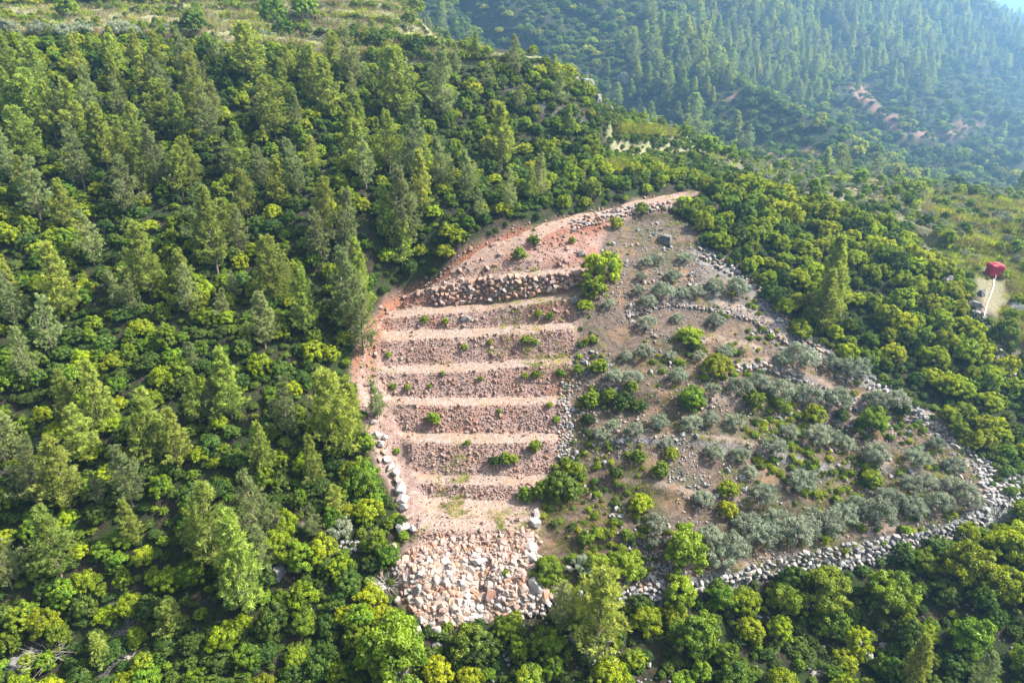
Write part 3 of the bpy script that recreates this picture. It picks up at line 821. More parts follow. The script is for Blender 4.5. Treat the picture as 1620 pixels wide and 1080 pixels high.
for i, (px, pt, pb) in enumerate(PINES):
    P, ok = hit([px], [pb]); P = P[0]
    u, v, d = project(P[0], P[1], P[2])
    # height that brings the tip to pt
    b = (540 - pt) / F; zr0 = P[2] - CZ
    # (y SP + zr CP)/(y CP - zr SP) = b
    zr = P[1] * (b * CP - SP) / (CP + b * SP)
    H = (zr - zr0) * 1.04
    var = random.choice([0, 1, 0, 4, 2, 2, 0]) if (px + pb) % 5 else random.choice([3, 5])
    if (px, pt) in ((700, 66), (640, 262), (556, 390)): var = 3
    wf = random.uniform(.9, 1.15) if H < 11 else .95
    plan("pine_tree", var, P[0], P[1], P[2], H * wf, H, group="pine trees of the near hillside", force=True)

# ---- hand-placed olive trees: centre x, centre y, width
OLIVES = [(1038, 408, 24), (1022, 412, 24), (1015, 437, 22), (1010, 457, 24), (1025, 474, 32), (1050, 459, 36), (1063, 434, 32), (1078, 462, 28), (1085, 405, 28), (1023, 508, 32), (1070, 501, 22), (1020, 552, 32),
          (972, 592, 32), (1000, 592, 34), (1073, 592, 36), (1003, 676, 32), (952, 681, 30), (969, 668, 24), (1043, 664, 36), (963, 480, 22), (1130, 450, 38), (1168, 453, 40), (1132, 503, 34), (1147, 554, 28),
          (1100, 458, 30), (1267, 560, 54), (1237, 564, 34), (1315, 570, 38), (1352, 577, 52), (1170, 608, 42), (1200, 600, 40), (1233, 614, 48), (1277, 618, 50), (1320, 624, 50), (1382, 628, 44), (1418, 631, 42),
          (1128, 613, 28), (1093, 664, 36), (1123, 658, 34), (1162, 664, 32), (1247, 678, 34), (1291, 684, 46), (1318, 690, 34), (1223, 701, 42), (1130, 711, 36), (1170, 716, 32), (1383, 712, 50), (1447, 720, 42), (1267, 754, 52),
          (1205, 774, 46), (1113, 784, 36), (1507, 733, 40), (1503, 761, 36), (1530, 781, 46), (1483, 788, 50), (1440, 762, 42), (1440, 794, 50), (1405, 780, 44), (1387, 807, 62), (1355, 795, 44), (1333, 807, 52), (1297, 820, 62), (1260, 834, 62),
          (1230, 815, 44), (1207, 834, 60), (1180, 822, 46), (1160, 856, 62), (1140, 876, 52), (1122, 842, 42), (1040, 826, 38), (1033, 853, 26), (540, 832, 44), (15, 44, 30), (65, 48, 36), (105, 50, 42), (135, 48, 30), (190, 46, 38), (210, 50, 30),
          (30, 55, 24), (1465, 760, 36), (1055, 700, 26), (1187, 745, 28), (990, 560, 26), (1105, 560, 24), (1060, 560, 22), (1340, 700, 30), (1480, 700, 30), (925, 890, 44)]
for i, (px, py, w) in enumerate(OLIVES):
    P, ok = hit([px], [py + w * .36]); P = P[0]
    s = w * m_per_px(P) / 2 * 1.06
    plan("olive_tree", i % 4, P[0], P[1], P[2], s, s * random.uniform(.88, 1.08), group="olive trees", force=True)

# ---- hand-placed shrubs and small trees: x, y, width, kind, variant
HAND = [(952, 425, 72, "maquis_shrub", 1), (938, 455, 50, "kermes_oak", 2), (1130, 574, 54, "maquis_shrub", 0), (1093, 628, 60, "maquis_shrub", 3), (1090, 527, 46, "maquis_shrub", 5), (1287, 652, 38, "maquis_shrub", 1),
        (1373, 666, 62, "maquis_shrub", 4), (1045, 742, 34, "maquis_shrub", 4), (1153, 768, 36, "maquis_shrub", 0), (1150, 803, 36, "maquis_shrub", 1), (1011, 791, 42, "maquis_shrub", 0), (1376, 752, 44, "maquis_shrub", 3),
        (1083, 866, 82, "leafy_tree", 2), (866, 900, 54, "leafy_tree", 1), (992, 893, 56, "leafy_tree", 0), (942, 892, 46, "leafy_tree", 2), (890, 765, 62, "kermes_oak", 1), (905, 740, 46, "maquis_shrub", 3), (833, 780, 34, "kermes_oak", 2),
        (617, 876, 46, "maquis_shrub", 3), (628, 1035, 135, "leafy_tree", 2), (585, 800, 54, "maquis_shrub", 0), (575, 755, 60, "leafy_tree", 0), (560, 745, 50, "maquis_shrub", 1), (745, 1010, 80, "kermes_oak", 1),
        (865, 1010, 70, "kermes_oak", 2), (800, 905, 16, "maquis_shrub", 1), (960, 1060, 70, "maquis_shrub", 0), (1000, 1040, 50, "maquis_shrub", 3), (1072, 935, 62, "leafy_tree", 1), (1140, 935, 60, "maquis_shrub", 3), (1300, 930, 86, "leafy_tree", 1), (1310, 975, 70, "maquis_shrub", 3),
        (1185, 990, 50, "maquis_shrub", 0), (1100, 1000, 90, "maquis_shrub", 4), (1400, 925, 90, "maquis_shrub", 4), (1460, 880, 50, "maquis_shrub", 3), (1530, 890, 90, "maquis_shrub", 1), (1600, 850, 90, "maquis_shrub", 5), (1590, 920, 80, "maquis_shrub", 0),
        (1240, 940, 70, "maquis_shrub", 3), (1530, 1000, 80, "maquis_shrub", 3), (965, 625, 34, "kermes_oak", 2), (985, 632, 40, "kermes_oak", 1), (935, 628, 36, "kermes_oak", 2), (1010, 640, 30, "kermes_oak", 1), (1230, 635, 34, "maquis_shrub", 3), (1190, 632, 40, "maquis_shrub", 4),
        (925, 480, 30, "maquis_shrub", 0), (948, 578, 30, "maquis_shrub", 1), (1000, 610, 26, "kermes_oak", 2), (1100, 545, 26, "kermes_oak", 1), (1390, 720, 24, "maquis_shrub", 0), (1425, 645, 30, "kermes_oak", 1), (1330, 655, 28, "kermes_oak", 1),
        (1010, 720, 30, "kermes_oak", 2), (1060, 715, 28, "maquis_shrub", 0), (975, 745, 26, "kermes_oak", 1), (1430, 790, 26, "kermes_oak", 1), (930, 660, 26, "kermes_oak", 0), (1015, 330, 26, "kermes_oak", 2), (975, 352, 26, "maquis_shrub", 1), (925, 850, 34, "maquis_shrub", 4),
        # bushes on the hilltop and the bench
        (108, 15, 44, "leafy_tree", 2), (310, 35, 50, "kermes_oak", 1), (433, 22, 48, "leafy_tree", 0), (485, 16, 46, "leafy_tree", 2), (450, 45, 40, "kermes_oak", 2), (648, 30, 30, "kermes_oak", 2), (655, 70, 44, "kermes_oak", 0), (590, 65, 40, "kermes_oak", 1),
        (1018, 186, 18, "leafy_tree", 0), (1042, 190, 16, "leafy_tree", 1), (1120, 234, 40, "leafy_tree", 1), (1145, 212, 24, "leafy_tree", 2), (1118, 205, 24, "leafy_tree", 2), (1165, 215, 22, "leafy_tree", 0), (1150, 245, 26, "leafy_tree", 1), (1085, 210, 30, "leafy_tree", 0),
        (1327, 290, 22, "leafy_tree", 0), (1360, 285, 30, "leafy_tree", 2), (1430, 300, 38, "kermes_oak", 2), (1450, 298, 30, "leafy_tree", 2),
        # small green growth on the terrace faces
        (822, 402, 26, "kermes_oak", 2), (845, 378, 22, "maquis_shrub", 3), (905, 380, 14, "leafy_tree", 0), (672, 505, 14, "leafy_tree", 0), (705, 508, 12, "leafy_tree", 1), (833, 535, 22, "maquis_shrub", 3), (846, 541, 14, "leafy_tree", 2), (775, 540, 12, "maquis_shrub", 3),
        (735, 548, 12, "leafy_tree", 0), (848, 590, 18, "maquis_shrub", 3), (830, 592, 14, "maquis_shrub", 4), (887, 588, 20, "maquis_shrub", 3), (915, 583, 20, "kermes_oak", 2), (622, 610, 12, "leafy_tree", 0), (645, 612, 12, "leafy_tree", 1), (615, 560, 12, "leafy_tree", 0),
        (686, 662, 26, "leafy_tree", 2), (847, 705, 24, "leafy_tree", 2), (800, 724, 26, "kermes_oak", 2), (783, 726, 22, "kermes_oak", 1), (812, 726, 18, "leafy_tree", 2), (740, 700, 12, "leafy_tree", 1), (628, 712, 12, "leafy_tree", 0), (860, 772, 40, "kermes_oak", 2),
        (880, 662, 14, "leafy_tree", 0), (760, 598, 10, "leafy_tree", 0), (700, 590, 10, "leafy_tree", 1), (870, 500, 16, "leafy_tree", 1), (852, 495, 14, "leafy_tree", 0), (680, 610, 9, "leafy_tree", 0), (870, 640, 12, "leafy_tree", 2), (790, 650, 9, "leafy_tree", 1)]
for px, py, w, kd, vr in HAND:
    P, ok = hit([px], [py + w * .33]); P = P[0]
    s = w * m_per_px(P) / 2 * 1.08
    plan(kd, vr, P[0], P[1], P[2], s, s * random.uniform(1.0, 1.2), group=None, force=True)

# ---- the rest of the cover, thrown over the land
def throw(xr, yr, spacing, n_try, seed):
    rng = np.random.default_rng(seed)
    X = rng.uniform(*xr, n_try); Y = rng.uniform(*yr, n_try)
    cell = {}
    out = []
    for x, y in zip(X, Y):
        i, j = int(x // spacing), int(y // spacing)
        ok = True
        for a in (-1, 0, 1):
            for b in (-1, 0, 1):
                for (qx, qy) in cell.get((i + a, j + b), ()):
                    if (qx - x) ** 2 + (qy - y) ** 2 < spacing ** 2: ok = False
        if ok:
            cell.setdefault((i, j), []).append((x, y)); out.append((x, y))
    A_ = np.array(out); return np.column_stack([A_, gz(A_[:, 0], A_[:, 1])])

P1 = throw((-118, 118), (34, 182), 1.55, 26000, 1)
u1, v1, d1 = project(P1[:, 0], P1[:, 1], P1[:, 2])
vis = seen(P1, 1.2)
inb = inside(BARE, u1, v1); ino = inside(OLIVE, u1, v1); inc = np.maximum(inside(CLEAR, u1, v1), inside(SPARSE_R, u1, v1)); intl = inside(TOPLEFT, u1, v1); ing = inside(GRASSY, u1, v1)
inp = inside(PILE, u1, v1)
lowd = line_dist(W_LOW, u1, v1)
clump = fbm(P1[:, 0], P1[:, 1], 13, 3, 131)
hand_xy = np.array([(p["x"], p["y"], p["s"] if p["kind"] != "pine_tree" else p["s"] * .10) for p in PLANTS])
rr = np.random.default_rng(5)
for k in range(len(P1)):
    if not vis[k] or inb[k] > -7 or inp[k] > -16 or (ing[k] > 0 and rr.random() < .3): continue
    if lowd[k] < 16 and 960 < u1[k]: continue
    if (v1[k] < 935 and v1[k] > 885 and 850 < u1[k] < 1160): continue
    if 1540 < u1[k] and 735 < v1[k] < 800: continue
    x, y, z = P1[k]
    r = rr.random()
    bottomright = u1[k] > 860 and v1[k] > 880
    if ino[k] > -4: 
        continue
    if inc[k] > -5:
        if r > (.13 if v1[k] > 425 else .45): continue
    elif intl[k] > -13:
        if r > .16 or v1[k] < -20: continue
    elif u1[k] > 945 and v1[k] < np.interp(u1[k], [945, 960, 1100, 1200, 1300, 1400, 1480], [150, 250, 284, 298, 322, 352, 402]):
        if r > .30: continue
    elif bottomright:
        if r > .80 - .3 * (clump[k] < -.15): continue
    else:
        if r > (.93 if clump[k] > -.45 else .7): continue
    size = rr.uniform(.95, 1.75) * (1.1 if v1[k] > 850 else 1.0)
    if y > 120: size *= .95
    bench_ = u1[k] > 945 and v1[k] < np.interp(u1[k], [945, 960, 1100, 1200, 1300, 1400, 1480], [150, 250, 284, 298, 322, 352, 402])
    if inc[k] > -5 or intl[k] > 0 or bench_: size *= .62
    d2 = (hand_xy[:, 0] - x) ** 2 + (hand_xy[:, 1] - y) ** 2
    if (d2 < (hand_xy[:, 2] * .75) ** 2).any(): continue
    inth = u1[k] > 1060 and v1[k] < 720
    if inth: size *= 1.15
    q = rr.random() + clump[k] * .35
    if inth: kd = "maquis_shrub" if q > .18 else "kermes_oak"; vr = int(rr.choice([0, 0, 5, 2, 1, 3])) if kd == "maquis_shrub" else int(rr.integers(4))
    else:
        kd = "maquis_shrub" if q > .46 else "kermes_oak"
        vr = int(rr.choice([0, 1, 2, 3, 4, 5])) if kd == "maquis_shrub" else int(rr.integers(4))
    if bench_ or intl[k] > 0: kd = "kermes_oak" if rr.random() < .6 else "leafy_tree"; vr = int(rr.integers(3))
    if inc[k] > -5 and v1[k] < 440 and rr.random() < .35: kd = 'olive_tree'; vr = int(rr.integers(4)); size *= .8
    plan(kd, vr, x, y, z, size, size * rr.uniform(.95, 1.45), rr.uniform(0, 6.28))
for ln, kd in (([(130, 12), (215, 17), (285, 21)], "kermes_oak"), ([(350, 12), (415, 15)], "kermes_oak"), ([(0, 27), (70, 38)], "maquis_shrub"), ([(500, 28), (580, 30), (660, 44)], "maquis_shrub"), ([(470, 50), (560, 60), (640, 66)], "kermes_oak"),
               ([(590, 88), (700, 92), (860, 100)], "kermes_oak"), ([(560, 8), (640, 20)], "leafy_tree"), ([(560, 48), (700, 75), (770, 86)], "leafy_tree"), ([(975, 200), (1010, 200), (1060, 216)], "leafy_tree"), ([(980, 222), (1040, 226), (1085, 236)], "kermes_oak")):
    L = np.array(ln, float); tot = int(abs(L[-1, 0] - L[0, 0]) / 9)
    for q in np.linspace(0, 1, max(2, tot)):
        xx = L[0, 0] + q * (L[-1, 0] - L[0, 0]) + rr.normal(0, 2); yy = float(np.interp(xx, L[:, 0], L[:, 1])) + rr.normal(0, .8)
        P, ok = hit([xx], [yy]); s_ = rr.uniform(.8, 1.3)
        plan(kd, int(rr.integers(3)), *P[0], s_, s_ * .95)
# young pines among the cover
Py = throw((-110, 25), (40, 130), 5.6, 1800, 3)
uy, vy, dy_ = project(Py[:, 0], Py[:, 1], Py[:, 2]); vy_ok = seen(Py, 3)
for k in range(len(Py)):
    if not vy_ok[k] or inside(BARE, uy[k:k + 1], vy[k:k + 1])[0] > -12 or inside(OLIVE, uy[k:k + 1], vy[k:k + 1])[0] > -5 or uy[k] > 900 or vy[k] < 118: continue
    up = uy[k] < 620 and vy[k] < 330
    if rr.random() < (.0 if up else .4): continue
    h = rr.uniform(5.5, 9) if up else rr.uniform(3.5, 7)
    plan("pine_tree", int(rr.integers(6)), *Py[k], h * 1.15, h, rr.uniform(0, 6.28))
# the mountainside
Pf = throw((-140, 780), (182, 930), 4.9, 110000, 2)
uf, vf, df = project(Pf[:, 0], Pf[:, 1], Pf[:, 2]); vis = seen(Pf, 5)
pz = fbm(Pf[:, 0], Pf[:, 1], 70, 3, 141)
def at_grid(A_, P):
    i = np.clip(np.searchsorted(GX, P[:, 0]) - 1, 0, nx - 2); j = np.clip(np.searchsorted(GY, P[:, 1]) - 1, 0, ny - 2)
    return A_[j, i]
ftr = at_grid(FTREAD, Pf); ftm = at_grid(ft, Pf)
for k in range(len(Pf)):
    if not vis[k]: continue
    onb = rr.random() < .75 and any(inside(pl, uf[k:k + 1], vf[k:k + 1] - q_)[0] > -1 for pl in FARBARE for q_ in (0, 8, 16, 24))
    if onb: continue
    x, y, z = Pf[k]
    if ftr[k] > .4 and rr.random() < .8: continue
    piney = sstep(-.08, .16, pz[k] + (.22 if (uf[k] > 1060 and vf[k] < 120) else -.02) - .35 * ftm[k])
    if rr.random() < piney * .85 * (.12 if y < 300 else .35 if vf[k] > 195 else 1):
        h = rr.uniform(7, 14.5)
        plan("pine_tree", int(rr.integers(6)), x, y, z, h * 1.35, h, rr.uniform(0, 6.28))
    else:
        s = rr.uniform(2.0, 4.6)
        kd = "kermes_oak" if rr.random() < .65 else "maquis_shrub"
        plan(kd, int(rr.integers(4)), x, y, z, s, s * rr.uniform(.8, 1.1), rr.uniform(0, 6.28))

Pg = throw((-140, 780), (184, 930), 3.3, 190000, 12)
Pg = Pg[seen(Pg, 3)]
def grid_at(A_, P):
    i = np.clip(np.searchsorted(GX, P[:, 0]) - 1, 0, nx - 2); j = np.clip(np.searchsorted(GY, P[:, 1]) - 1, 0, ny - 2)
    return A_[j, i]
Pg = Pg[(grid_at(FTREAD, Pg) < .4) | (RNG.random(len(Pg)) < .2)]
FARLOW = Pg[fbm(Pg[:, 0], Pg[:, 1], 18, 3, 151) > -.5]
# ---- which of them stand as individuals: the 300 that show largest of each kind
for p in PLANTS:
    u, v, d = project(p["x"], p["y"], p["z"] + p["sz"] * .4)
    p["u"], p["v"], p["d"] = float(u), float(v), float(d)
    wide = p["sz"] * .3 if p["kind"] == "pine_tree" else p["s"]
    inframe = -10 < u < 1630 and -10 < v < 1110
    p["show"] = (wide / d) * (1 if inframe else .01)
NOUN = {"maquis_shrub": "shrub", "kermes_oak": "scrub oak", "pine_tree": "pine", "olive_tree": "olive tree", "leafy_tree": "leafy tree"}
CAT = {"maquis_shrub": "shrub", "kermes_oak": "shrub", "pine_tree": "tree", "olive_tree": "tree", "leafy_tree": "tree"}
GRP = {"maquis_shrub": "bright maquis shrubs of the hillside", "kermes_oak": "dark scrub oaks of the hillside", "pine_tree": "pine trees of the hillside", "olive_tree": "olive trees of the grove", "leafy_tree": "fresh green leafy trees and saplings"}
MASS = {}
for kd in KIND:
    L = sorted([p for p in PLANTS if p["kind"] == kd], key=lambda p: -p["show"])
    for i, p in enumerate(L):
        if i < 300 and p["show"] > 0.0005:
            vv = KIND[kd]["v"][p["var"]]
            root = bpy.data.objects.new(kd, None); root.empty_display_size = .3
            link(root)
            root.location = (p["x"], p["y"], p["z"] - .05)
            root.rotation_euler = (0, 0, p["rot"])
            root.scale = (p["s"], p["s"], p["sz"])
            c = bpy.data.objects.new(KIND[kd]["names"][0], vv["crown"]); link(c, root)
            w = bpy.data.objects.new(KIND[kd]["names"][1], vv["wood"]); link(w, root)
            wpx = 2 * p["s"] / p["d"] * F
            noun = NOUN[kd]
            look = vv["look"]
            if kd == "leafy_tree" and p["s"] < 1.2: noun = "sapling"
            if kd == "pine_tree": look = ("tall " if p["sz"] > 9.5 else "young " if p["sz"] < 6 else "") + look
            tag(root, place_label(look, noun, p["u"], p["v"], p["y"]), CAT[kd] if noun != "sapling" else "plant", GRP[kd])
        else:
            MASS.setdefault(kd, []).append(p)

def stuff(name, meshes, pts, rots, scls, idx, label, cat):
    """one object that spreads copies of a few meshes over many points"""
    col = bpy.data.collections.new(name + "_models")
    for i, me in enumerate(meshes):
        o = bpy.data.objects.new("model_%02d" % i, me); col.objects.link(o)
    me = bpy.data.meshes.new(name)
    me.vertices.add(len(pts)); me.vertices.foreach_set("co", np.asarray(pts, np.float32).ravel())
    a = me.attributes.new("turn", 'FLOAT_VECTOR', 'POINT'); a.data.foreach_set("vector", np.asarray(rots, np.float32).ravel())
    a = me.attributes.new("grow", 'FLOAT_VECTOR', 'POINT'); a.data.foreach_set("vector", np.asarray(scls, np.float32).ravel())
    a = me.attributes.new("pick", 'INT', 'POINT'); a.data.foreach_set("value", np.asarray(idx, np.int32).ravel())
    o = link(bpy.data.objects.new(name, me))
    g = bpy.data.node_groups.new(name, 'GeometryNodeTree')
    g.interface.new_socket("Geometry", in_out='INPUT', socket_type='NodeSocketGeometry')
    g.interface.new_socket("Geometry", in_out='OUTPUT', socket_type='NodeSocketGeometry')
    gi = g.nodes.new("NodeGroupInput"); go = g.nodes.new("NodeGroupOutput")
    ip = g.nodes.new("GeometryNodeInstanceOnPoints"); ci = g.nodes.new("GeometryNodeCollectionInfo")
    ci.inputs["Collection"].default_value = col; ci.inputs["Separate Children"].default_value = True; ci.inputs["Reset Children"].default_value = True
    def na(nm, ty):
        q = g.nodes.new("GeometryNodeInputNamedAttribute"); q.data_type = ty; q.inputs["Name"].default_value = nm
        return next(s for s in q.outputs if s.enabled and s.name == "Attribute")
    g.links.new(gi.outputs[0], ip.inputs["Points"]); g.links.new(ci.outputs[0], ip.inputs["Instance"])
    ip.inputs["Pick Instance"].default_value = True
    g.links.new(na("pick", 'INT'), ip.inputs["Instance Index"])
    e2r = g.nodes.new("FunctionNodeEulerToRotation"); g.links.new(na("turn", 'FLOAT_VECTOR'), e2r.inputs[0]); g.links.new(e2r.outputs[0], ip.inputs["Rotation"])
    g.links.new(na("grow", 'FLOAT_VECTOR'), ip.inputs["Scale"])
    g.links.new(ip.outputs[0], go.inputs[0])
    md = o.modifiers.new("spread", 'NODES'); md.node_group = g
    tag(o, label, cat, kind="stuff")
    return o
ML = {"maquis_shrub": ("scrub", "dense mass of bright green scrub covering the slopes between the trees", "scrub"),
      "kermes_oak": ("undergrowth", "mass of dark low undergrowth and scrub oak filling the slopes", "undergrowth"),
      "pine_tree": ("pine_forest", "far pine forest covering the hazy blue mountainside", "forest"),
      "leafy_tree": ("saplings", "loose scatter of small leafy green plants on the bench and hilltop", "saplings")}
for kd, L in MASS.items():
    if kd not in ML or not L: continue
    nm, lb, ct = ML[kd]
    stuff(nm, [v["joined"] for v in KIND[kd]["v"]], [(p["x"], p["y"], p["z"] - .05) for p in L], [(0, 0, p["rot"]) for p in L], [(p["s"], p["s"], p["sz"]) for p in L], [p["var"] for p in L], lb, ct)

sl = RNG.uniform(1.3, 2.7, len(FARLOW)); nl = len(FARLOW)
stuff("undergrowth", [v["joined"] for v in KIND["kermes_oak"]["v"]] + [v["joined"] for v in KIND["maquis_shrub"]["v"][:5]], FARLOW, np.column_stack([sl * 0, sl * 0, RNG.uniform(0, 6.28, nl)]),
      np.column_stack([sl, sl, sl * RNG.uniform(.5, .9, nl)]), RNG.choice([0, 1, 2, 3, 0, 1, 3, 7, 8, 4], nl), "low scrub carpeting the far hazy mountainside between its trees", "undergrowth")
# ------------------------------------------------------------------ stones
def stone_mesh(seed, mat, npts=15, dims=(1, .8, .62)):
    rng = np.random.default_rng(seed)
    bm = bmesh.new()
    for k in range(npts):
        v = unit(rng.normal(size=3)); v = np.sign(v) * np.abs(v) ** .8
        v = v / np.abs(v).max() * rng.uniform(.8, 1.0) * .5 if rng.random() < .45 else v / np.linalg.norm(v) * .52
        bm.verts.new(Vector((v[0] * dims[0], v[1] * dims[1], v[2] * dims[2])))
    r = bmesh.ops.convex_hull(bm, input=bm.verts)
    bmesh.ops.delete(bm, geom=list({g for g in r["geom_interior"] + r["geom_unused"] if isinstance(g, bmesh.types.BMVert)}), context='VERTS')
    bmesh.ops.recalc_face_normals(bm, faces=bm.faces)
    me = bpy.data.meshes.new("stone"); bm.to_mesh(me); bm.free()
    me.materials.append(mat); return me
STN = {k: [stone_mesh(900 + 20 * j + i, m, random.choice([18, 20, 22]), random.choice([(1, .8, .7), (1, .7, .55), (1, .9, .8), (1, .85, .5)])) for i in range(9)]
       for j, (k, m) in enumerate((("pink", M_ST_PINK), ("red", M_ST_RED), ("grey", M_ST_GREY), ("white", M_ST_WHITE)))}

def poisson_px(poly, radii_fn, n_try, seed, pad=0):
    rng = np.random.default_rng(seed)
    P = np.array(poly, float); lo = P.min(0); hi = P.max(0)
    q = rng.uniform(lo, hi, (n_try, 2)); q = q[inside(poly, q[:, 0], q[:, 1]) > pad]
    out = []
    for x, y in q:
        r = radii_fn(x, y, rng)
        if all((x - a) ** 2 + ((y - b) * 1.15) ** 2 > (r + c) ** 2 * .54 for a, b, c in out): out.append((x, y, r))
    return out

def put_stone(me, P, size, parent, name, tilt=.5, sink=.15, origin=None):
    o = bpy.data.objects.new(name, me); link(o, parent)
    nrm = gnormal(P[0], P[1])
    loc = Vector(P) + nrm * size * (.35 - sink)
    if origin is not None: loc = loc - Vector(origin)
    o.location = loc
    o.rotation_euler = (random.gauss(0, tilt), random.gauss(0, tilt), random.uniform(0, 6.28))
    s = size * 1.12
    o.scale = (s * random.uniform(.9, 1.15), s * random.uniform(.9, 1.1), s * random.uniform(.85, 1.15))
    return o

def stone_wall(name, poly, rpx, mats, label, seed, most=290, cat="stone wall", tilt=.35, sink=.05, grp=None):
    pts = poisson_px(poly, lambda x, y, r: r.uniform(*rpx), 9000, seed)
    H_, ok = hit([p[0] for p in pts], [p[1] for p in pts])
    cen = H_.mean(0)
    root = bpy.data.objects.new(name, None); link(root); root.location = cen
    tag(root, label, cat, grp)
    order = sorted(range(len(pts)), key=lambda k: -pts[k][2])
    extra = []
    for c, k in enumerate(order):
        size = 2 * pts[k][2] * m_per_px(H_[k])
        if c < most: put_stone(random.choice(STN[random.choice(mats)]), H_[k], size, root, "stone", tilt, sink + .08, cen)
        else: extra.append((H_[k], size))
    if extra:
        join_stones("small_stones", [e[0] - cen for e in extra], [e[1] for e in extra], mats, root)
    return root

def join_stones(name, pts, sizes, mats, parent=None, seed=3, jz=.15):
    """many small stones as one real mesh"""
    rng = np.random.default_rng(seed)
    base = []
    for mt in mats:
        for me in STN[mt]:
            v = np.array([q.co[:] for q in me.vertices]); t = np.array([list(p.vertices)[:3] for p in me.polygons])
            base.append((v, t, mt))
    Vs, Fs, Ms, o = [], [], [], 0
    ml = list(dict.fromkeys(mats))
    for P, s in zip(pts, sizes):
        v, t, mt = base[rng.integers(len(base))]
        a, b, c = rng.uniform(0, 6.28, 3)
        R = np.array(Matrix.Rotation(a, 3, 'Z') @ Matrix.Rotation(b, 3, 'X') @ Matrix.Rotation(c, 3, 'Y'))
        Vs.append((v * s) @ R.T + np.asarray(P) + [0, 0, jz * s]); Fs.append(t + o); Ms.append(np.full(len(t), ml.index(mt))); o += len(v)
    me = np_mesh(name, np.vstack(Vs), np.vstack(Fs), False)
    for mt in ml: me.materials.append({"pink": M_ST_PINK, "red": M_ST_RED, "grey": M_ST_GREY, "white": M_ST_WHITE}[mt])
    me.polygons.foreach_set("material_index", np.concatenate(Ms).astype(np.int32))
    ob = link(bpy.data.objects.new(name, me), parent); ob["kind"] = "stuff"
    return ob

# upper retaining wall
stone_wall("dry_stone_wall", [(682, 474), (688, 462), (700, 452), (730, 444), (790, 440), (850, 436), (915, 432), (920, 446), (880, 460), (860, 465), (800, 472), (740, 478), (690, 484)], (3.4, 6.0), ["red", "red", "red", "pink"],
           "reddish dry-stone retaining wall under the topmost bare terrace", 1)
def band(line, up, down):
    return [(x, y - up) for x, y in line] + [(x, y + down) for x, y in reversed(line)]
stone_wall("dry_stone_wall", [(1165, 915), (1170, 902), (1240, 880), (1320, 864), (1430, 846), (1500, 834), (1560, 800), (1565, 825), (1510, 862), (1430, 884), (1340, 900), (1250, 905)], (3.4, 5.8), ["grey", "grey", "white"],
           "long pale grey dry-stone wall below the thick row of olives", 2)
stone_wall("dry_stone_wall", [(950, 950), (960, 935), (1010, 930), (1060, 926), (1165, 908), (1165, 918), (1060, 944), (1000, 955)], (3.6, 6.0), ["grey", "white"],
           "short grey stone wall under the leafy fig trees, right of the boulders", 3)
stone_wall("dry_stone_wall", band(W_DIAG[:6], 8, 6), (2.8, 4.6), ["grey", "grey", "pink"], "upper stretch of tumbled grey wall between olives and thicket", 4)
stone_wall("dry_stone_wall", band(W_DIAG[5:], 7, 6), (2.8, 4.8), ["grey", "grey", "white"], "lower stretch of tumbled grey wall beside the olives, below the thicket", 5)
stone_wall("dry_stone_wall", band(W_A, 3, 7), (2.8, 4.6), ["grey", "pink"], "low grey terrace wall under the upper middle row of olives", 6)
stone_wall("dry_stone_wall", [(890, 600), (905, 600), (900, 650), (905, 690), (898, 725), (882, 725), (886, 690), (884, 640)], (2.2, 3.9), ["white", "grey", "pink"], "broken upright line of pale stones along the right end of the bare terraces", 7)
stone_wall("dry_stone_wall", [(1505, 478), (1530, 482), (1560, 505), (1585, 560), (1610, 600), (1640, 640), (1625, 650), (1590, 605), (1565, 560), (1540, 520), (1512, 500)], (3, 5), ["grey", "white"], "tumbled stone wall along the edge of the clearing below the red tank", 8)
stone_wall("dry_stone_wall", [(785, 955), (850, 940), (940, 935), (955, 945), (900, 962), (850, 972), (790, 985)], (4.5, 8), ["pink", "grey", "white"], "rough footing wall of buff blocks at the lower right of the boulder heap", 9)
stone_wall("dry_stone_wall", [(900, 352), (960, 334), (1010, 326), (1060, 322), (1060, 330), (1010, 338), (960, 350), (905, 364)], (2.6, 4.4), ["red", "grey", "pink"], "low stone edging along the downhill side of the dirt track", 10)
stone_wall("dry_stone_wall", [(1545, 742), (1580, 748), (1640, 770), (1640, 800), (1590, 800), (1560, 796)], (3, 5.5), ["grey", "white"], "spread of grey stones where two walls meet at the grove corner", 11)
stone_wall("dry_stone_wall", band(W_C, 2, 3), (2.0, 3.2), ["grey", "pink"], "faint stony terrace edge beneath the highest olives", 12)
stone_wall("dry_stone_wall", [(395, 880), (430, 870), (470, 866), (520, 860), (600, 852), (600, 868), (540, 876), (450, 890), (400, 896)], (3.0, 5.0), ["grey"], "shaded old stone wall in the forest left of the boulder heap", 13)

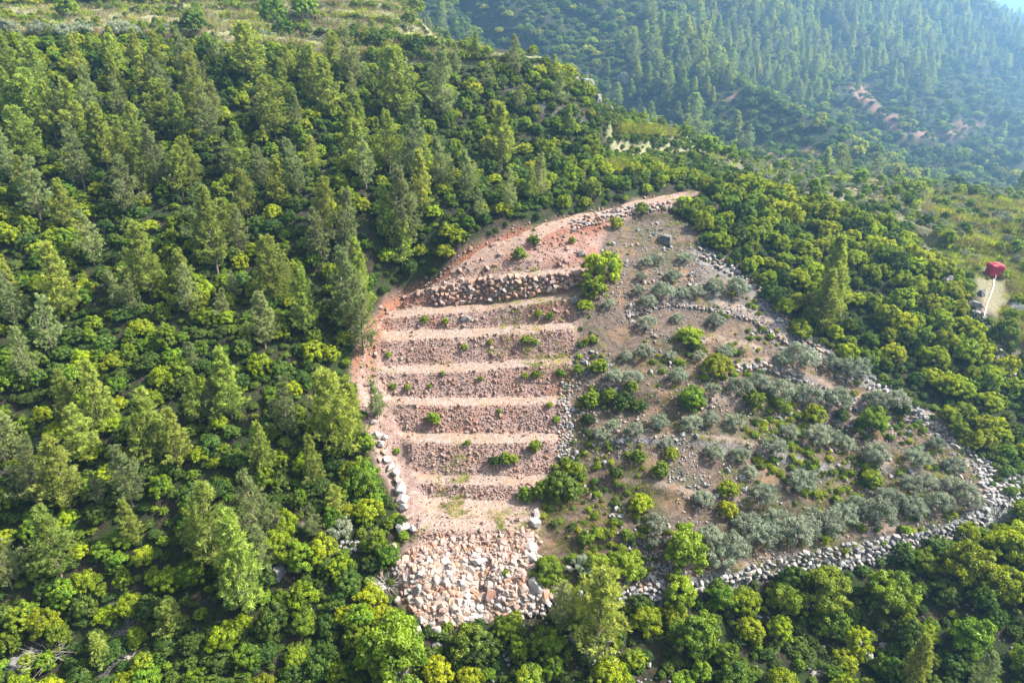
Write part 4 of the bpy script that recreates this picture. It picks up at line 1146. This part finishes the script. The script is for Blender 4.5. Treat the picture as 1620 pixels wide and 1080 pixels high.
# boulder heap
def heap_r(x, y, r):
    big = r.random()
    if y < 880: return r.uniform(3.0, 5.0)
    return r.uniform(7.5, 11) if big < .12 else r.uniform(5, 7.2) if big < .45 else r.uniform(3.2, 4.8)
pts = poisson_px(PILE, heap_r, 16000, 77, 2)
pts += [(x, y, r) for x, y, r in [(603, 905, 8), (625, 872, 10), (600, 935, 9), (660, 1000, 10), (690, 1000, 9)]]
H_, ok = hit([p[0] for p in pts], [p[1] for p in pts])
order = sorted(range(len(pts)), key=lambda k: -pts[k][2])
BUSED = {}
for c, k in enumerate(order[:295]):
    mt = random.choice(["pink", "pink", "white", "pink", "red"]) if pts[k][1] > 886 else random.choice(["red", "pink", "red"])
    size = 2 * pts[k][2] * m_per_px(H_[k])
    o = put_stone(random.choice(STN[mt]), H_[k], size, None, "boulder", .6, .12)
    u, v = pts[k][0], pts[k][1]
    sz = "large" if pts[k][2] > 8 else "middling" if pts[k][2] > 5 else "small"
    # position in the heap: fractions of its width and height
    lab = None
    for du, dv in [(a, b) for a in (0, 1, -1, 2, -2) for b in (0, 1, -1, 2, -2)]:
        a = int(np.clip(round((u - 600) / 2.6) + du, 0, 99)); b = int(np.clip(round((v - 840) / 1.6) + dv, 0, 99))
        lab = f"{sz} {'whitish' if mt == 'white' else 'buff-pink' if mt == 'pink' else 'reddish'} boulder in the heap, {num(a)} percent across the heap, {num(b)} down"
        if lab not in BUSED: break
    BUSED[lab] = 1
    tag(o, lab, "boulder", "boulders heaped below the lowest terrace")
rest = order[295:]
rub_p = [H_[k] for k in rest]; rub_s = [2 * pts[k][2] * m_per_px(H_[k]) for k in rest]
# line of white boulders down the left edge of the terraces
LB = [(584, 655, 7), (590, 668, 5), (597, 690, 6), (602, 703, 7), (607, 716, 5), (612, 728, 6), (618, 741, 7), (626, 750, 9), (629, 763, 7), (633, 778, 10), (637, 792, 9), (640, 806, 8), (646, 820, 8), (641, 833, 8), (634, 838, 9), (655, 838, 6), (590, 640, 5),
      (595, 655, 5), (580, 690, 5), (609, 692, 4), (600, 728, 4), (845, 828, 9), (848, 815, 7), (848, 928, 14), (834, 850, 8), (900, 900, 6), (838, 868, 10), (840, 884, 9), (842, 896, 9), (1022, 998, 6), (1027, 1052, 5), (596, 966, 6), (628, 950, 6)]
Hb, ok = hit([p[0] for p in LB], [p[1] for p in LB])
for k, (x, y, r) in enumerate(LB):
    mt = "white" if k % 4 else "pink"
    o = put_stone(STN[mt][k % 9], Hb[k], 2 * r * m_per_px(Hb[k]), None, "boulder", .4, .1)
    where = "edging the terraces at left" if x < 660 and y < 850 else "at the heap edge" if x < 905 else "lying alone below the walls"
    tag(o, f"{'big' if r > 8 else 'smaller'} {'whitish' if mt == 'white' else 'buff'} boulder {where}, {num(x / 16.2)} percent across, {num(y / 10.8)} down", "boulder", "loose boulders round the bare terraces")

# rubble: small stones on faces of the terraces, on the ramp, in the heap and in the grove
def rubble(polys, n_try, sizes, seed, keep=None):
    rng = np.random.default_rng(seed); P, S = [], []
    for poly in polys:
        A_ = np.array(poly, float); lo = A_.min(0); hi = A_.max(0)
        q = rng.uniform(lo, hi, (n_try, 2)); q = q[inside(poly, q[:, 0], q[:, 1]) > 0]
        h, ok = hit(q[:, 0], q[:, 1])
        for k in range(len(q)):
            if keep is None or keep(h[k], rng): P.append(h[k]); S.append(rng.uniform(*sizes) * (1 + (rng.random() < .08) * 1.3))
    return P, S
def on_face(h, rng):
    return gnormal(h[0], h[1]).z < .93 or rng.random() < .13
P_, S_ = rubble([TERR], 15000, (.07, .24), 1, on_face)
P2_, S2_ = rubble([BARE], 8000, (.08, .30), 2, on_face)
P3_, S3_ = rubble([[(560, 500), (612, 472), (690, 428), (742, 388), (800, 358), (900, 334), (1060, 300), (1100, 305), (960, 356), (950, 400), (925, 425), (740, 430), (650, 475), (600, 520), (600, 650), (575, 650)]], 7000, (.10, .42), 6, lambda h, rng: rng.random() < .45)
P_ = P_ + P3_; S_ = S_ + S3_
ob = join_stones("rubble", P_ + P2_, S_ + S2_, ["red", "pink", "red"]); tag(ob, "small broken stones strewn over the faces of the bare terraces and track", "rubble", kind="stuff")
P_, S_ = rubble([PILE], 11000, (.10, .45), 3)
hv = [float(project(*h)[1]) + random.gauss(0, 7) for h in P_ + rub_p]
A1 = [(h, q) for h, q, v in zip(P_ + rub_p, S_ + rub_s, hv) if v > 884]; A2 = [(h, q * .8) for h, q, v in zip(P_ + rub_p, S_ + rub_s, hv) if v <= 884]
ob = join_stones("rubble", [h for h, q in A2], [q for h, q in A2], ["red", "red", "pink"]); tag(ob, "mauve gravelly bank of small stones between the lowest terrace and the boulder heap", "rubble", kind="stuff")
ob = join_stones("rubble", [h for h, q in A1], [q for h, q in A1], ["pink", "red", "white", "pink"]); tag(ob, "pale small rubble filling the heap between the big boulders", "rubble", kind="stuff")
cl = lambda h, rng: rng.random() < .25 + .9 * float(fbm(np.array([h[0]]), np.array([h[1]]), 7, 3, 161)[0])
P_, S_ = rubble([OLIVE], 34000, (.10, .36), 4, cl)
ob = join_stones("rubble", P_, S_, ["grey", "grey", "pink"]); tag(ob, "grey field stones scattered over the ground of the olive grove", "rubble", kind="stuff")
P_, S_ = rubble([[(650, 950), (1620, 860), (1620, 1080), (560, 1080)], [(1080, 395), (1260, 520), (1200, 530), (1100, 460)]], 2600, (.12, .34), 5, cl)
ob = join_stones("rubble", P_, S_, ["grey"]); tag(ob, "grey stones lying on the shaded ground below the walls", "rubble", kind="stuff")

# the dirt track: a draped sheet a few centimetres proud of the hillside
TL = np.array([(1098, 308), (1050, 314), (1000, 327), (960, 338), (920, 347), (880, 357), (840, 371), (800, 388), (770, 404), (745, 420), (715, 438)], float)
tq = np.linspace(0, 1, 150); tk = np.linspace(0, 1, len(TL))
hc, ok = hit(np.interp(tq, tk, TL[:, 0]), np.interp(tq, tk, TL[:, 1]))
cen = hc[:, :2]
for _ in range(6): cen[1:-1] = (cen[:-2] + cen[2:] + 2 * cen[1:-1]) / 4
tan_ = unit(np.gradient(cen, axis=0)); nor = np.column_stack([-tan_[:, 1], tan_[:, 0]])
wid = 1.05 + .25 * fbm(cen[:, 0], cen[:, 1], 3, 3, 191)
cr = np.linspace(-1, 1, 13)
gx = cen[:, None, 0] + nor[:, None, 0] * wid[:, None] * cr; gy = cen[:, None, 1] + nor[:, None, 1] * wid[:, None] * cr
gzv = gz(gx, gy) + .05 * (1 - np.abs(cr) ** 4)[None] + .03 - .05 * np.exp(-((np.abs(cr) - .5) / .16) ** 2)[None]
ti = (np.arange(149)[:, None] * 13 + np.arange(12)[None]).reshape(-1)
me = np_mesh("dirt_track", np.stack([gx, gy, gzv], -1).reshape(-1, 3), np.stack([ti, ti + 1, ti + 14, ti + 13], -1), True)
me.materials.append(M_GROUND); nv = 150 * 13
add_color(me, "soil_a", np.tile([1, .72, .6, 1], (nv, 1))); add_color(me, "soil_b", np.tile([0, 0, 0, 1], (nv, 1)))
o = link(bpy.data.objects.new("dirt_track", me)); tag(o, "narrow reddish dirt track curving up from the terraces to the thicket", "track", kind="structure")

# rock outcrops
def rock_mesh(seed):
    bm = bmesh.new(); bmesh.ops.create_icosphere(bm, subdivisions=4, radius=.5)
    rng = np.random.default_rng(seed); cuts = [(unit(rng.normal(size=3)), rng.uniform(.22, .40)) for _ in range(18)]
    for v in bm.verts:
        p = np.array(v.co)
        for n_, d_ in cuts:
            e = p @ n_ - d_
            if e > 0: p = p - n_ * e * .95
        p *= 1 + .28 * float(fbm(np.array([p[0] * 4 + p[2] * 3]), np.array([p[1] * 4 - p[2] * 2]), 1, 4, seed)[0])
        v.co = Vector(p)
    me = bpy.data.meshes.new("rock"); bm.to_mesh(me); bm.free(); me.materials.append(M_ROCK); return me
RK = [rock_mesh(50 + i) for i in range(5)]
ROCKS = [(985, 118, 26, 26, "pale bare rock knob on the dark mountainside"), (925, 130, 34, 26, "grey crag at the shoulder of the hill, upper one"), (945, 152, 26, 26, "grey crag at the shoulder of the hill, lower one"), (905, 120, 24, 18, "small grey crag just under the hilltop track"),
         (690, 1018, 20, 16, "grey rock between the big leafy tree and the heap"), (765, 1015, 26, 40, "tall grey rock in the bushes under the boulder heap"), (905, 1005, 28, 36, "grey rock by the pine below the footing wall"), (925, 1030, 22, 26, "dark grey rock beside the small pine, lower one"),
         (875, 1060, 26, 20, "grey rock low in the frame under the stone footing"), (850, 1075, 18, 16, "small grey rock at the bottom edge, beneath the heap"), (985, 1060, 24, 20, "grey slab in shade at the bottom middle"), (440, 900, 30, 30, "grey rock outcrop in the lower forest by an old wall"),
         (1430, 968, 18, 26, "upright grey rock in the scrub below the long wall"), (1365, 1030, 30, 18, "low grey rock in the scrub at the bottom"), (1400, 1020, 22, 16, "low dark rock beside others in the bottom scrub"), (920, 398, 18, 16, "grey boulder at the top corner of the olive grove"),
         (1052, 376, 34, 22, "big grey rock just under the track above the olives"), (908, 470, 20, 22, "blue-grey rock at the right end of the stone wall"), (735, 500, 20, 12, "reddish rock jutting from the terrace under the stone wall"), (1500, 440, 24, 22, "dark rock face beside the clearing with the tank"), (1553, 460, 18, 22, "grey boulder left of the clearing"),
         (1540, 480, 26, 20, "pale rock below the clearing, largest of its group"), (1605, 480, 34, 22, "brown rock hump at the clearing edge"), (960, 575, 18, 12, "small grey rock amid the upper olives"), (1560, 1060, 26, 22, "grey rock at the bottom right corner scrub"), (985, 345, 14, 10, "pale stone block on the uphill side of the track"), (30, 1045, 50, 26, "grey rock slab among dead twigs in the bottom left")]
for k, (px, py, w, h, lb) in enumerate(ROCKS):
    P, ok = hit([px], [py + h * .3]); P = P[0]; mp = m_per_px(P)
    o = link(bpy.data.objects.new("rock_outcrop", RK[k % 5])); o.location = (P[0], P[1], P[2] + .02 * h * mp)
    o.scale = (w * mp * 1.05, w * mp * .95, h * mp * 1.1); o.rotation_euler = (0, 0, k * 1.3)
    tag(o, lb, "rock", "grey rock outcrops")

# ------------------------------------------------------------------ grass, weeds, dead brush
def tuft_arrays(seed, n_=26, h=.34, spread=.22):
    rng = np.random.default_rng(seed)
    P = np.column_stack([rng.normal(0, spread, n_), rng.normal(0, spread, n_), np.zeros(n_)])
    d = unit(np.column_stack([P[:, 0] * 1.4 + rng.normal(0, .25, n_), P[:, 1] * 1.4 + rng.normal(0, .25, n_), np.ones(n_) * 1.0]))
    s = unit(np.cross(d, rng.normal(size=(n_, 3)))); ln = h * rng.uniform(.5, 1.2, n_)[:, None]
    q = np.stack([P - s * .022, P + s * .022, P + d * ln], 1).reshape(-1, 3)
    tn = np.repeat(rng.uniform(0, 1, n_), 3)
    return q, np.arange(3 * n_).reshape(-1, 3), np.stack([tn, tn * 0 + rng.uniform(0, 1), tn * 0, tn * 0 + 1], 1)
TF = [leaf_mesh("grass_tuft", tuft_arrays(i), M_GRASS) for i in range(4)] + [leaf_mesh("weed", tuft_arrays(9 + i, 40, .5, .3), m) for i, m in enumerate((M_MID, M_FIG))]
def ground_cover(name, polys, n_try, scale, pick, seed, label, thr=.0, ns=6):
    rng = np.random.default_rng(seed); P = []
    for poly in polys:
        A_ = np.array(poly, float); lo = A_.min(0); hi = A_.max(0)
        q = rng.uniform(lo, hi, (n_try, 2)); q = q[inside(poly, q[:, 0], q[:, 1]) > 0]
        h, ok = hit(q[:, 0], q[:, 1]); P.append(h[ok])
    P = np.vstack(P); f = fbm(P[:, 0], P[:, 1], ns, 3, seed + 200); P = P[f + rng.normal(0, .12, len(P)) > thr]
    n_ = len(P); s = rng.uniform(*scale, n_) * np.clip(P[:, 1] / 90, 1, 2.2)
    stuff(name, TF, P, np.column_stack([np.zeros(n_), np.zeros(n_), rng.uniform(0, 6.28, n_)]), np.column_stack([s, s, s * rng.uniform(.7, 1.3, n_)]), rng.choice(pick, n_), label, "grass")
ground_cover("grass", [OLIVE], 14000, (.4, 1.0), [0, 1, 2, 3, 0, 1, 4], 1, "thin dry and green grass between the olives", .16)
ground_cover("grass", [[(1120, 225), (1620, 270), (1620, 440), (1540, 440), (1420, 362), (1250, 298), (1120, 262)]], 6000, (.7, 1.6), [0, 1, 2, 3, 4, 5], 7, "rough grass and weeds on the valley benches", -.05)
ground_cover("grass", [TERR, BARE], 3500, (.4, .9), [0, 1, 2, 4, 5], 2, "sparse green weeds sprouting on the bare terraces", .28)
ground_cover("grass", [[(0, 0), (660, 0), (780, 88), (880, 98), (600, 92), (330, 58), (0, 56)], [(975, 196), (1060, 206), (1060, 216), (975, 210)], [(960, 255), (1040, 255), (1040, 272), (960, 270)], [(1440, 300), (1620, 320), (1620, 420), (1530, 420), (1480, 350)], [(1600, 430), (1640, 430), (1640, 550), (1580, 520)]], 5000, (.8, 1.7), [0, 1, 2, 3, 0, 1, 2, 3, 4], 3, "pale meadow grass on the hilltop terraces, bench and clearing", -.35)
# small bushes filling the floor of the forest
Pu = throw((-118, 118), (34, 135), .85, 60000, 8)
uu, vu, du_ = project(Pu[:, 0], Pu[:, 1], Pu[:, 2])
ku = seen(Pu, .6) & (inside(BARE, uu, vu) < -4) & (inside(OLIVE, uu, vu) < -2) & (inside(CLEAR, uu, vu) < 0) & (inside(TOPLEFT, uu, vu) < -10) & (inside(SPARSE_R, uu, vu) < 0)
ku &= ~((line_dist(W_LOW, uu, vu) < 12) & (uu > 950))
ku &= fbm(Pu[:, 0], Pu[:, 1], 7, 3, 77) > -.62
Pu = Pu[ku]; ru = np.random.default_rng(9); su = ru.uniform(.45, .95, len(Pu))
UM = [v["joined"] for v in KIND["kermes_oak"]["v"]] + [v["joined"] for v in KIND["maquis_shrub"]["v"][:4]]
stuff("undergrowth", UM, Pu, np.column_stack([su * 0, su * 0, ru.uniform(0, 6.28, len(Pu))]), np.column_stack([su, su, su * ru.uniform(.6, 1.1, len(Pu))]), ru.choice([0, 1, 2, 3, 0, 1, 3, 7], len(Pu)), "low dark bushes carpeting the forest floor under the taller shrubs", "undergrowth")

Pw, okw = hit(RNG.uniform(850, 1560, 5200), RNG.uniform(340, 945, 5200))
uw, vw, dw = project(Pw[:, 0], Pw[:, 1], Pw[:, 2])
kw = (inside(OLIVE, uw, vw) > 4) & (fbm(Pw[:, 0], Pw[:, 1], 9, 3, 177) + RNG.normal(0, .15, len(Pw)) > .17 - .3 * ((uw < 1020) & (vw > 700))) & (line_dist(W_DIAG, uw, vw) > 12)
Pw = Pw[kw]; sw = RNG.uniform(.18, .58, len(Pw)) * RNG.uniform(.6, 1, len(Pw)); nw = len(Pw)
stuff("undergrowth", [v["joined"] for v in KIND["kermes_oak"]["v"][:3]] + [v["joined"] for v in KIND["maquis_shrub"]["v"][:3]] + [v["joined"] for v in KIND["leafy_tree"]["v"][:2]], Pw,
      np.column_stack([sw * 0, sw * 0, RNG.uniform(0, 6.28, nw)]), np.column_stack([sw * 1.2, sw * 1.2, sw]), RNG.integers(0, 8, nw), "small low bushes and weeds dotting the stony ground between the olives", "undergrowth")

Pb = throw((-118, 160), (84, 200), 1.5, 26000, 18)
ub, vb, db = project(Pb[:, 0], Pb[:, 1], Pb[:, 2])
kb = seen(Pb, .6) & (inside(BARE, ub, vb) < -4) & (inside(OLIVE, ub, vb) < -4)
vt = np.interp(ub, [945, 960, 1100, 1200, 1300, 1400, 1480, 1600], [150, 250, 284, 298, 322, 352, 402, 420])
kb &= ((ub > 945) & (vb < vt)) | (inside(TOPLEFT, ub, vb) > -2) | (inside(SPARSE_R, ub, vb) > 0)
kb &= fbm(Pb[:, 0], Pb[:, 1], 9, 3, 78) > np.where(ub > 945, -.42, .12)
Pb = Pb[kb]; sb = RNG.uniform(.35, 1.0, len(Pb)); nb_ = len(Pb)
stuff("undergrowth", [v["joined"] for v in KIND["kermes_oak"]["v"]] + [v["joined"] for v in KIND["leafy_tree"]["v"]] + [v["joined"] for v in KIND["olive_tree"]["v"]], Pb, np.column_stack([sb * 0, sb * 0, RNG.uniform(0, 6.28, nb_)]),
      np.column_stack([sb, sb, sb * RNG.uniform(.5, .9, nb_)]), RNG.choice([0, 1, 2, 3, 0, 1, 4, 5, 7, 8, 9], nb_), "low grey-green bushes dotting the open benches, valley edge and hilltop", "undergrowth")

def brush_mesh(seed):
    rng = np.random.default_rng(seed); st = []
    for k in range(34):
        th = rng.uniform(0, 6.28); e = np.array([math.cos(th), math.sin(th), rng.uniform(.1, .8)]) * rng.uniform(.5, 1)
        p0 = rng.normal(0, .08, 3) * [1, 1, 0]; mid = e * .5 + rng.normal(0, .08, 3)
        st.append(([p0, mid, e], [.02, .013, .004]))
        for j in range(3): st.append(([mid, mid + (e - mid) * rng.uniform(.4, 1) + rng.normal(0, .2, 3)], [.008, .003]))
    v, f = tubes(st, 4); me = np_mesh("dead_brush", v, f); me.materials.append(M_TWIG); return me
DB = [brush_mesh(i) for i in range(3)]
for k, (px, py, w, lb) in enumerate([(80, 1035, 80, "pile of bare grey twigs in the bottom left of the forest"), (612, 925, 60, "tangle of dead grey branches left of the boulder heap"), (600, 955, 46, "smaller dead brush lying below the tangle by the heap"), (460, 875, 34, "bare twigs beside the old wall in the forest"),
                                     (205, 1040, 44, "bare branches in shade near the bottom of the forest"), (315, 1020, 50, "leafless grey bush in the lower forest"), (470, 835, 30, "dead stick bush on the small dirt patch in the forest"), (1290, 1060, 40, "bare twiggy bush in the bottom scrub"), (640, 905, 24, "small dead branch against the left side of the heap")]):
    P, ok = hit([px], [py]); P = P[0]; s = w * m_per_px(P) / 2
    o = link(bpy.data.objects.new("dead_brush", DB[k % 3])); o.location = P; o.scale = (s, s, s * .8); o.rotation_euler = (0, 0, k)
    tag(o, lb, "dead branches", "heaps of dead brush")

# ------------------------------------------------------------------ the red tank and its hose
P, ok = hit([1576], [441]); TP = P[0]; mp = m_per_px(TP)
w_ = 21 * mp; h_ = 22 * mp
M_RED = plain_material("red_plastic", (.30, .005, .018), .7, .35, 3); M_HOSE = plain_material("pale_hose", (.62, .56, .50), .6)
M_WHITE = plain_material("white_pipe", (.75, .75, .75), .4, .05)
tank = bpy.data.objects.new("water_tank", None); link(tank); tank.location = (TP[0], TP[1] + w_ * .4, float(gz(TP[0], TP[1] + w_ * .1))); tank.rotation_euler = (0, 0, -.12)
tag(tank, "crumpled red boxy water tank standing at the head of the dirt clearing", "water tank")
bm = bmesh.new(); bmesh.ops.create_cube(bm, size=1)
bmesh.ops.subdivide_edges(bm, edges=bm.edges[:], cuts=9, use_grid_fill=True)
for v in bm.verts:
    p = v.co; r_ = (abs(p.x * 2) ** 8 + abs(p.y * 2) ** 8 + abs(p.z * 2) ** 8) ** (1 / 8); q = p / max(r_, .001)
    f = 1 + .02 * float(fbm(np.array([q.x * 4 + q.z * 3]), np.array([q.y * 4 - q.z * 5]), 1, 3, 5)[0]) - .04 * math.cos(q.z * 12)
    v.co = Vector((q.x * w_ * f, q.y * w_ * .85 * f, (q.z + .5) * h_ * (1 if q.z < .4 else 1 + .03 * math.sin(q.x * 9))))
me = bpy.data.meshes.new("body"); bm.to_mesh(me); bm.free(); me.materials.append(M_RED)
for p in me.polygons: p.use_smooth = True
link(bpy.data.objects.new("body", me), tank)
bm = bmesh.new(); bmesh.ops.create_cone(bm, cap_ends=True, segments=20, radius1=w_ * .2, radius2=w_ * .17, depth=.12)
me = bpy.data.meshes.new("lid"); bm.to_mesh(me); bm.free(); me.materials.append(M_RED)
o = link(bpy.data.objects.new("lid", me), tank); o.location = (-w_ * .12, 0, h_ + .05)
v, f = tube([(-.15, -w_ * .40, h_ * .28), (-.15, -w_ * .50, h_ * .2), (-.15, -w_ * .52, -.1)], [.05, .05, .05], 8)
me = np_mesh("outlet_pipe", v, f, True); me.materials.append(M_WHITE); link(bpy.data.objects.new("outlet_pipe", me), tank)
hp, ok = hit([1572, 1572, 1569, 1566, 1562, 1559, 1557], [442, 452, 461, 470, 479, 489, 500])
v, f = tube([q + [0, 0, .07] for q in hp], [.07] * len(hp), 6)
me = np_mesh("hose", v, f, True); me.materials.append(M_HOSE); o = link(bpy.data.objects.new("hose", me))
tag(o, "pale water hose running down the clearing from the red tank", "hose")

# ------------------------------------------------------------------ haze
HZ = True
if HZ:
    bm = bmesh.new(); bmesh.ops.create_cube(bm, size=1)
    me = bpy.data.meshes.new("haze"); bm.to_mesh(me); bm.free()
    hz = link(bpy.data.objects.new("haze", me))
    zt = max(float(ZZ.max()) + 20, CZ + 15); zb = float(ZZ.min()) - 1.5
    hz.location = (100, 850, (zt + zb) / 2); hz.scale = (4240, 3540, zt - zb)
    m, nt, out = new_mat("haze_air")
    pv = nt.nodes.new("ShaderNodeVolumePrincipled")
    pv.inputs["Color"].default_value = (.31, .62, 1, 1); pv.inputs["Density"].default_value = .00074; pv.inputs["Anisotropy"].default_value = .62
    nt.links.new(pv.outputs[0], out.inputs["Volume"])
    me.materials.append(m)
    tag(hz, "thin blue haze filling the air over the valley", "haze", kind="stuff")
print("PLANTS", len(PLANTS), {k: len(v) for k, v in MASS.items()}, "ground verts", nx * ny, "zmax", ZZ.max(), ZZ.min())
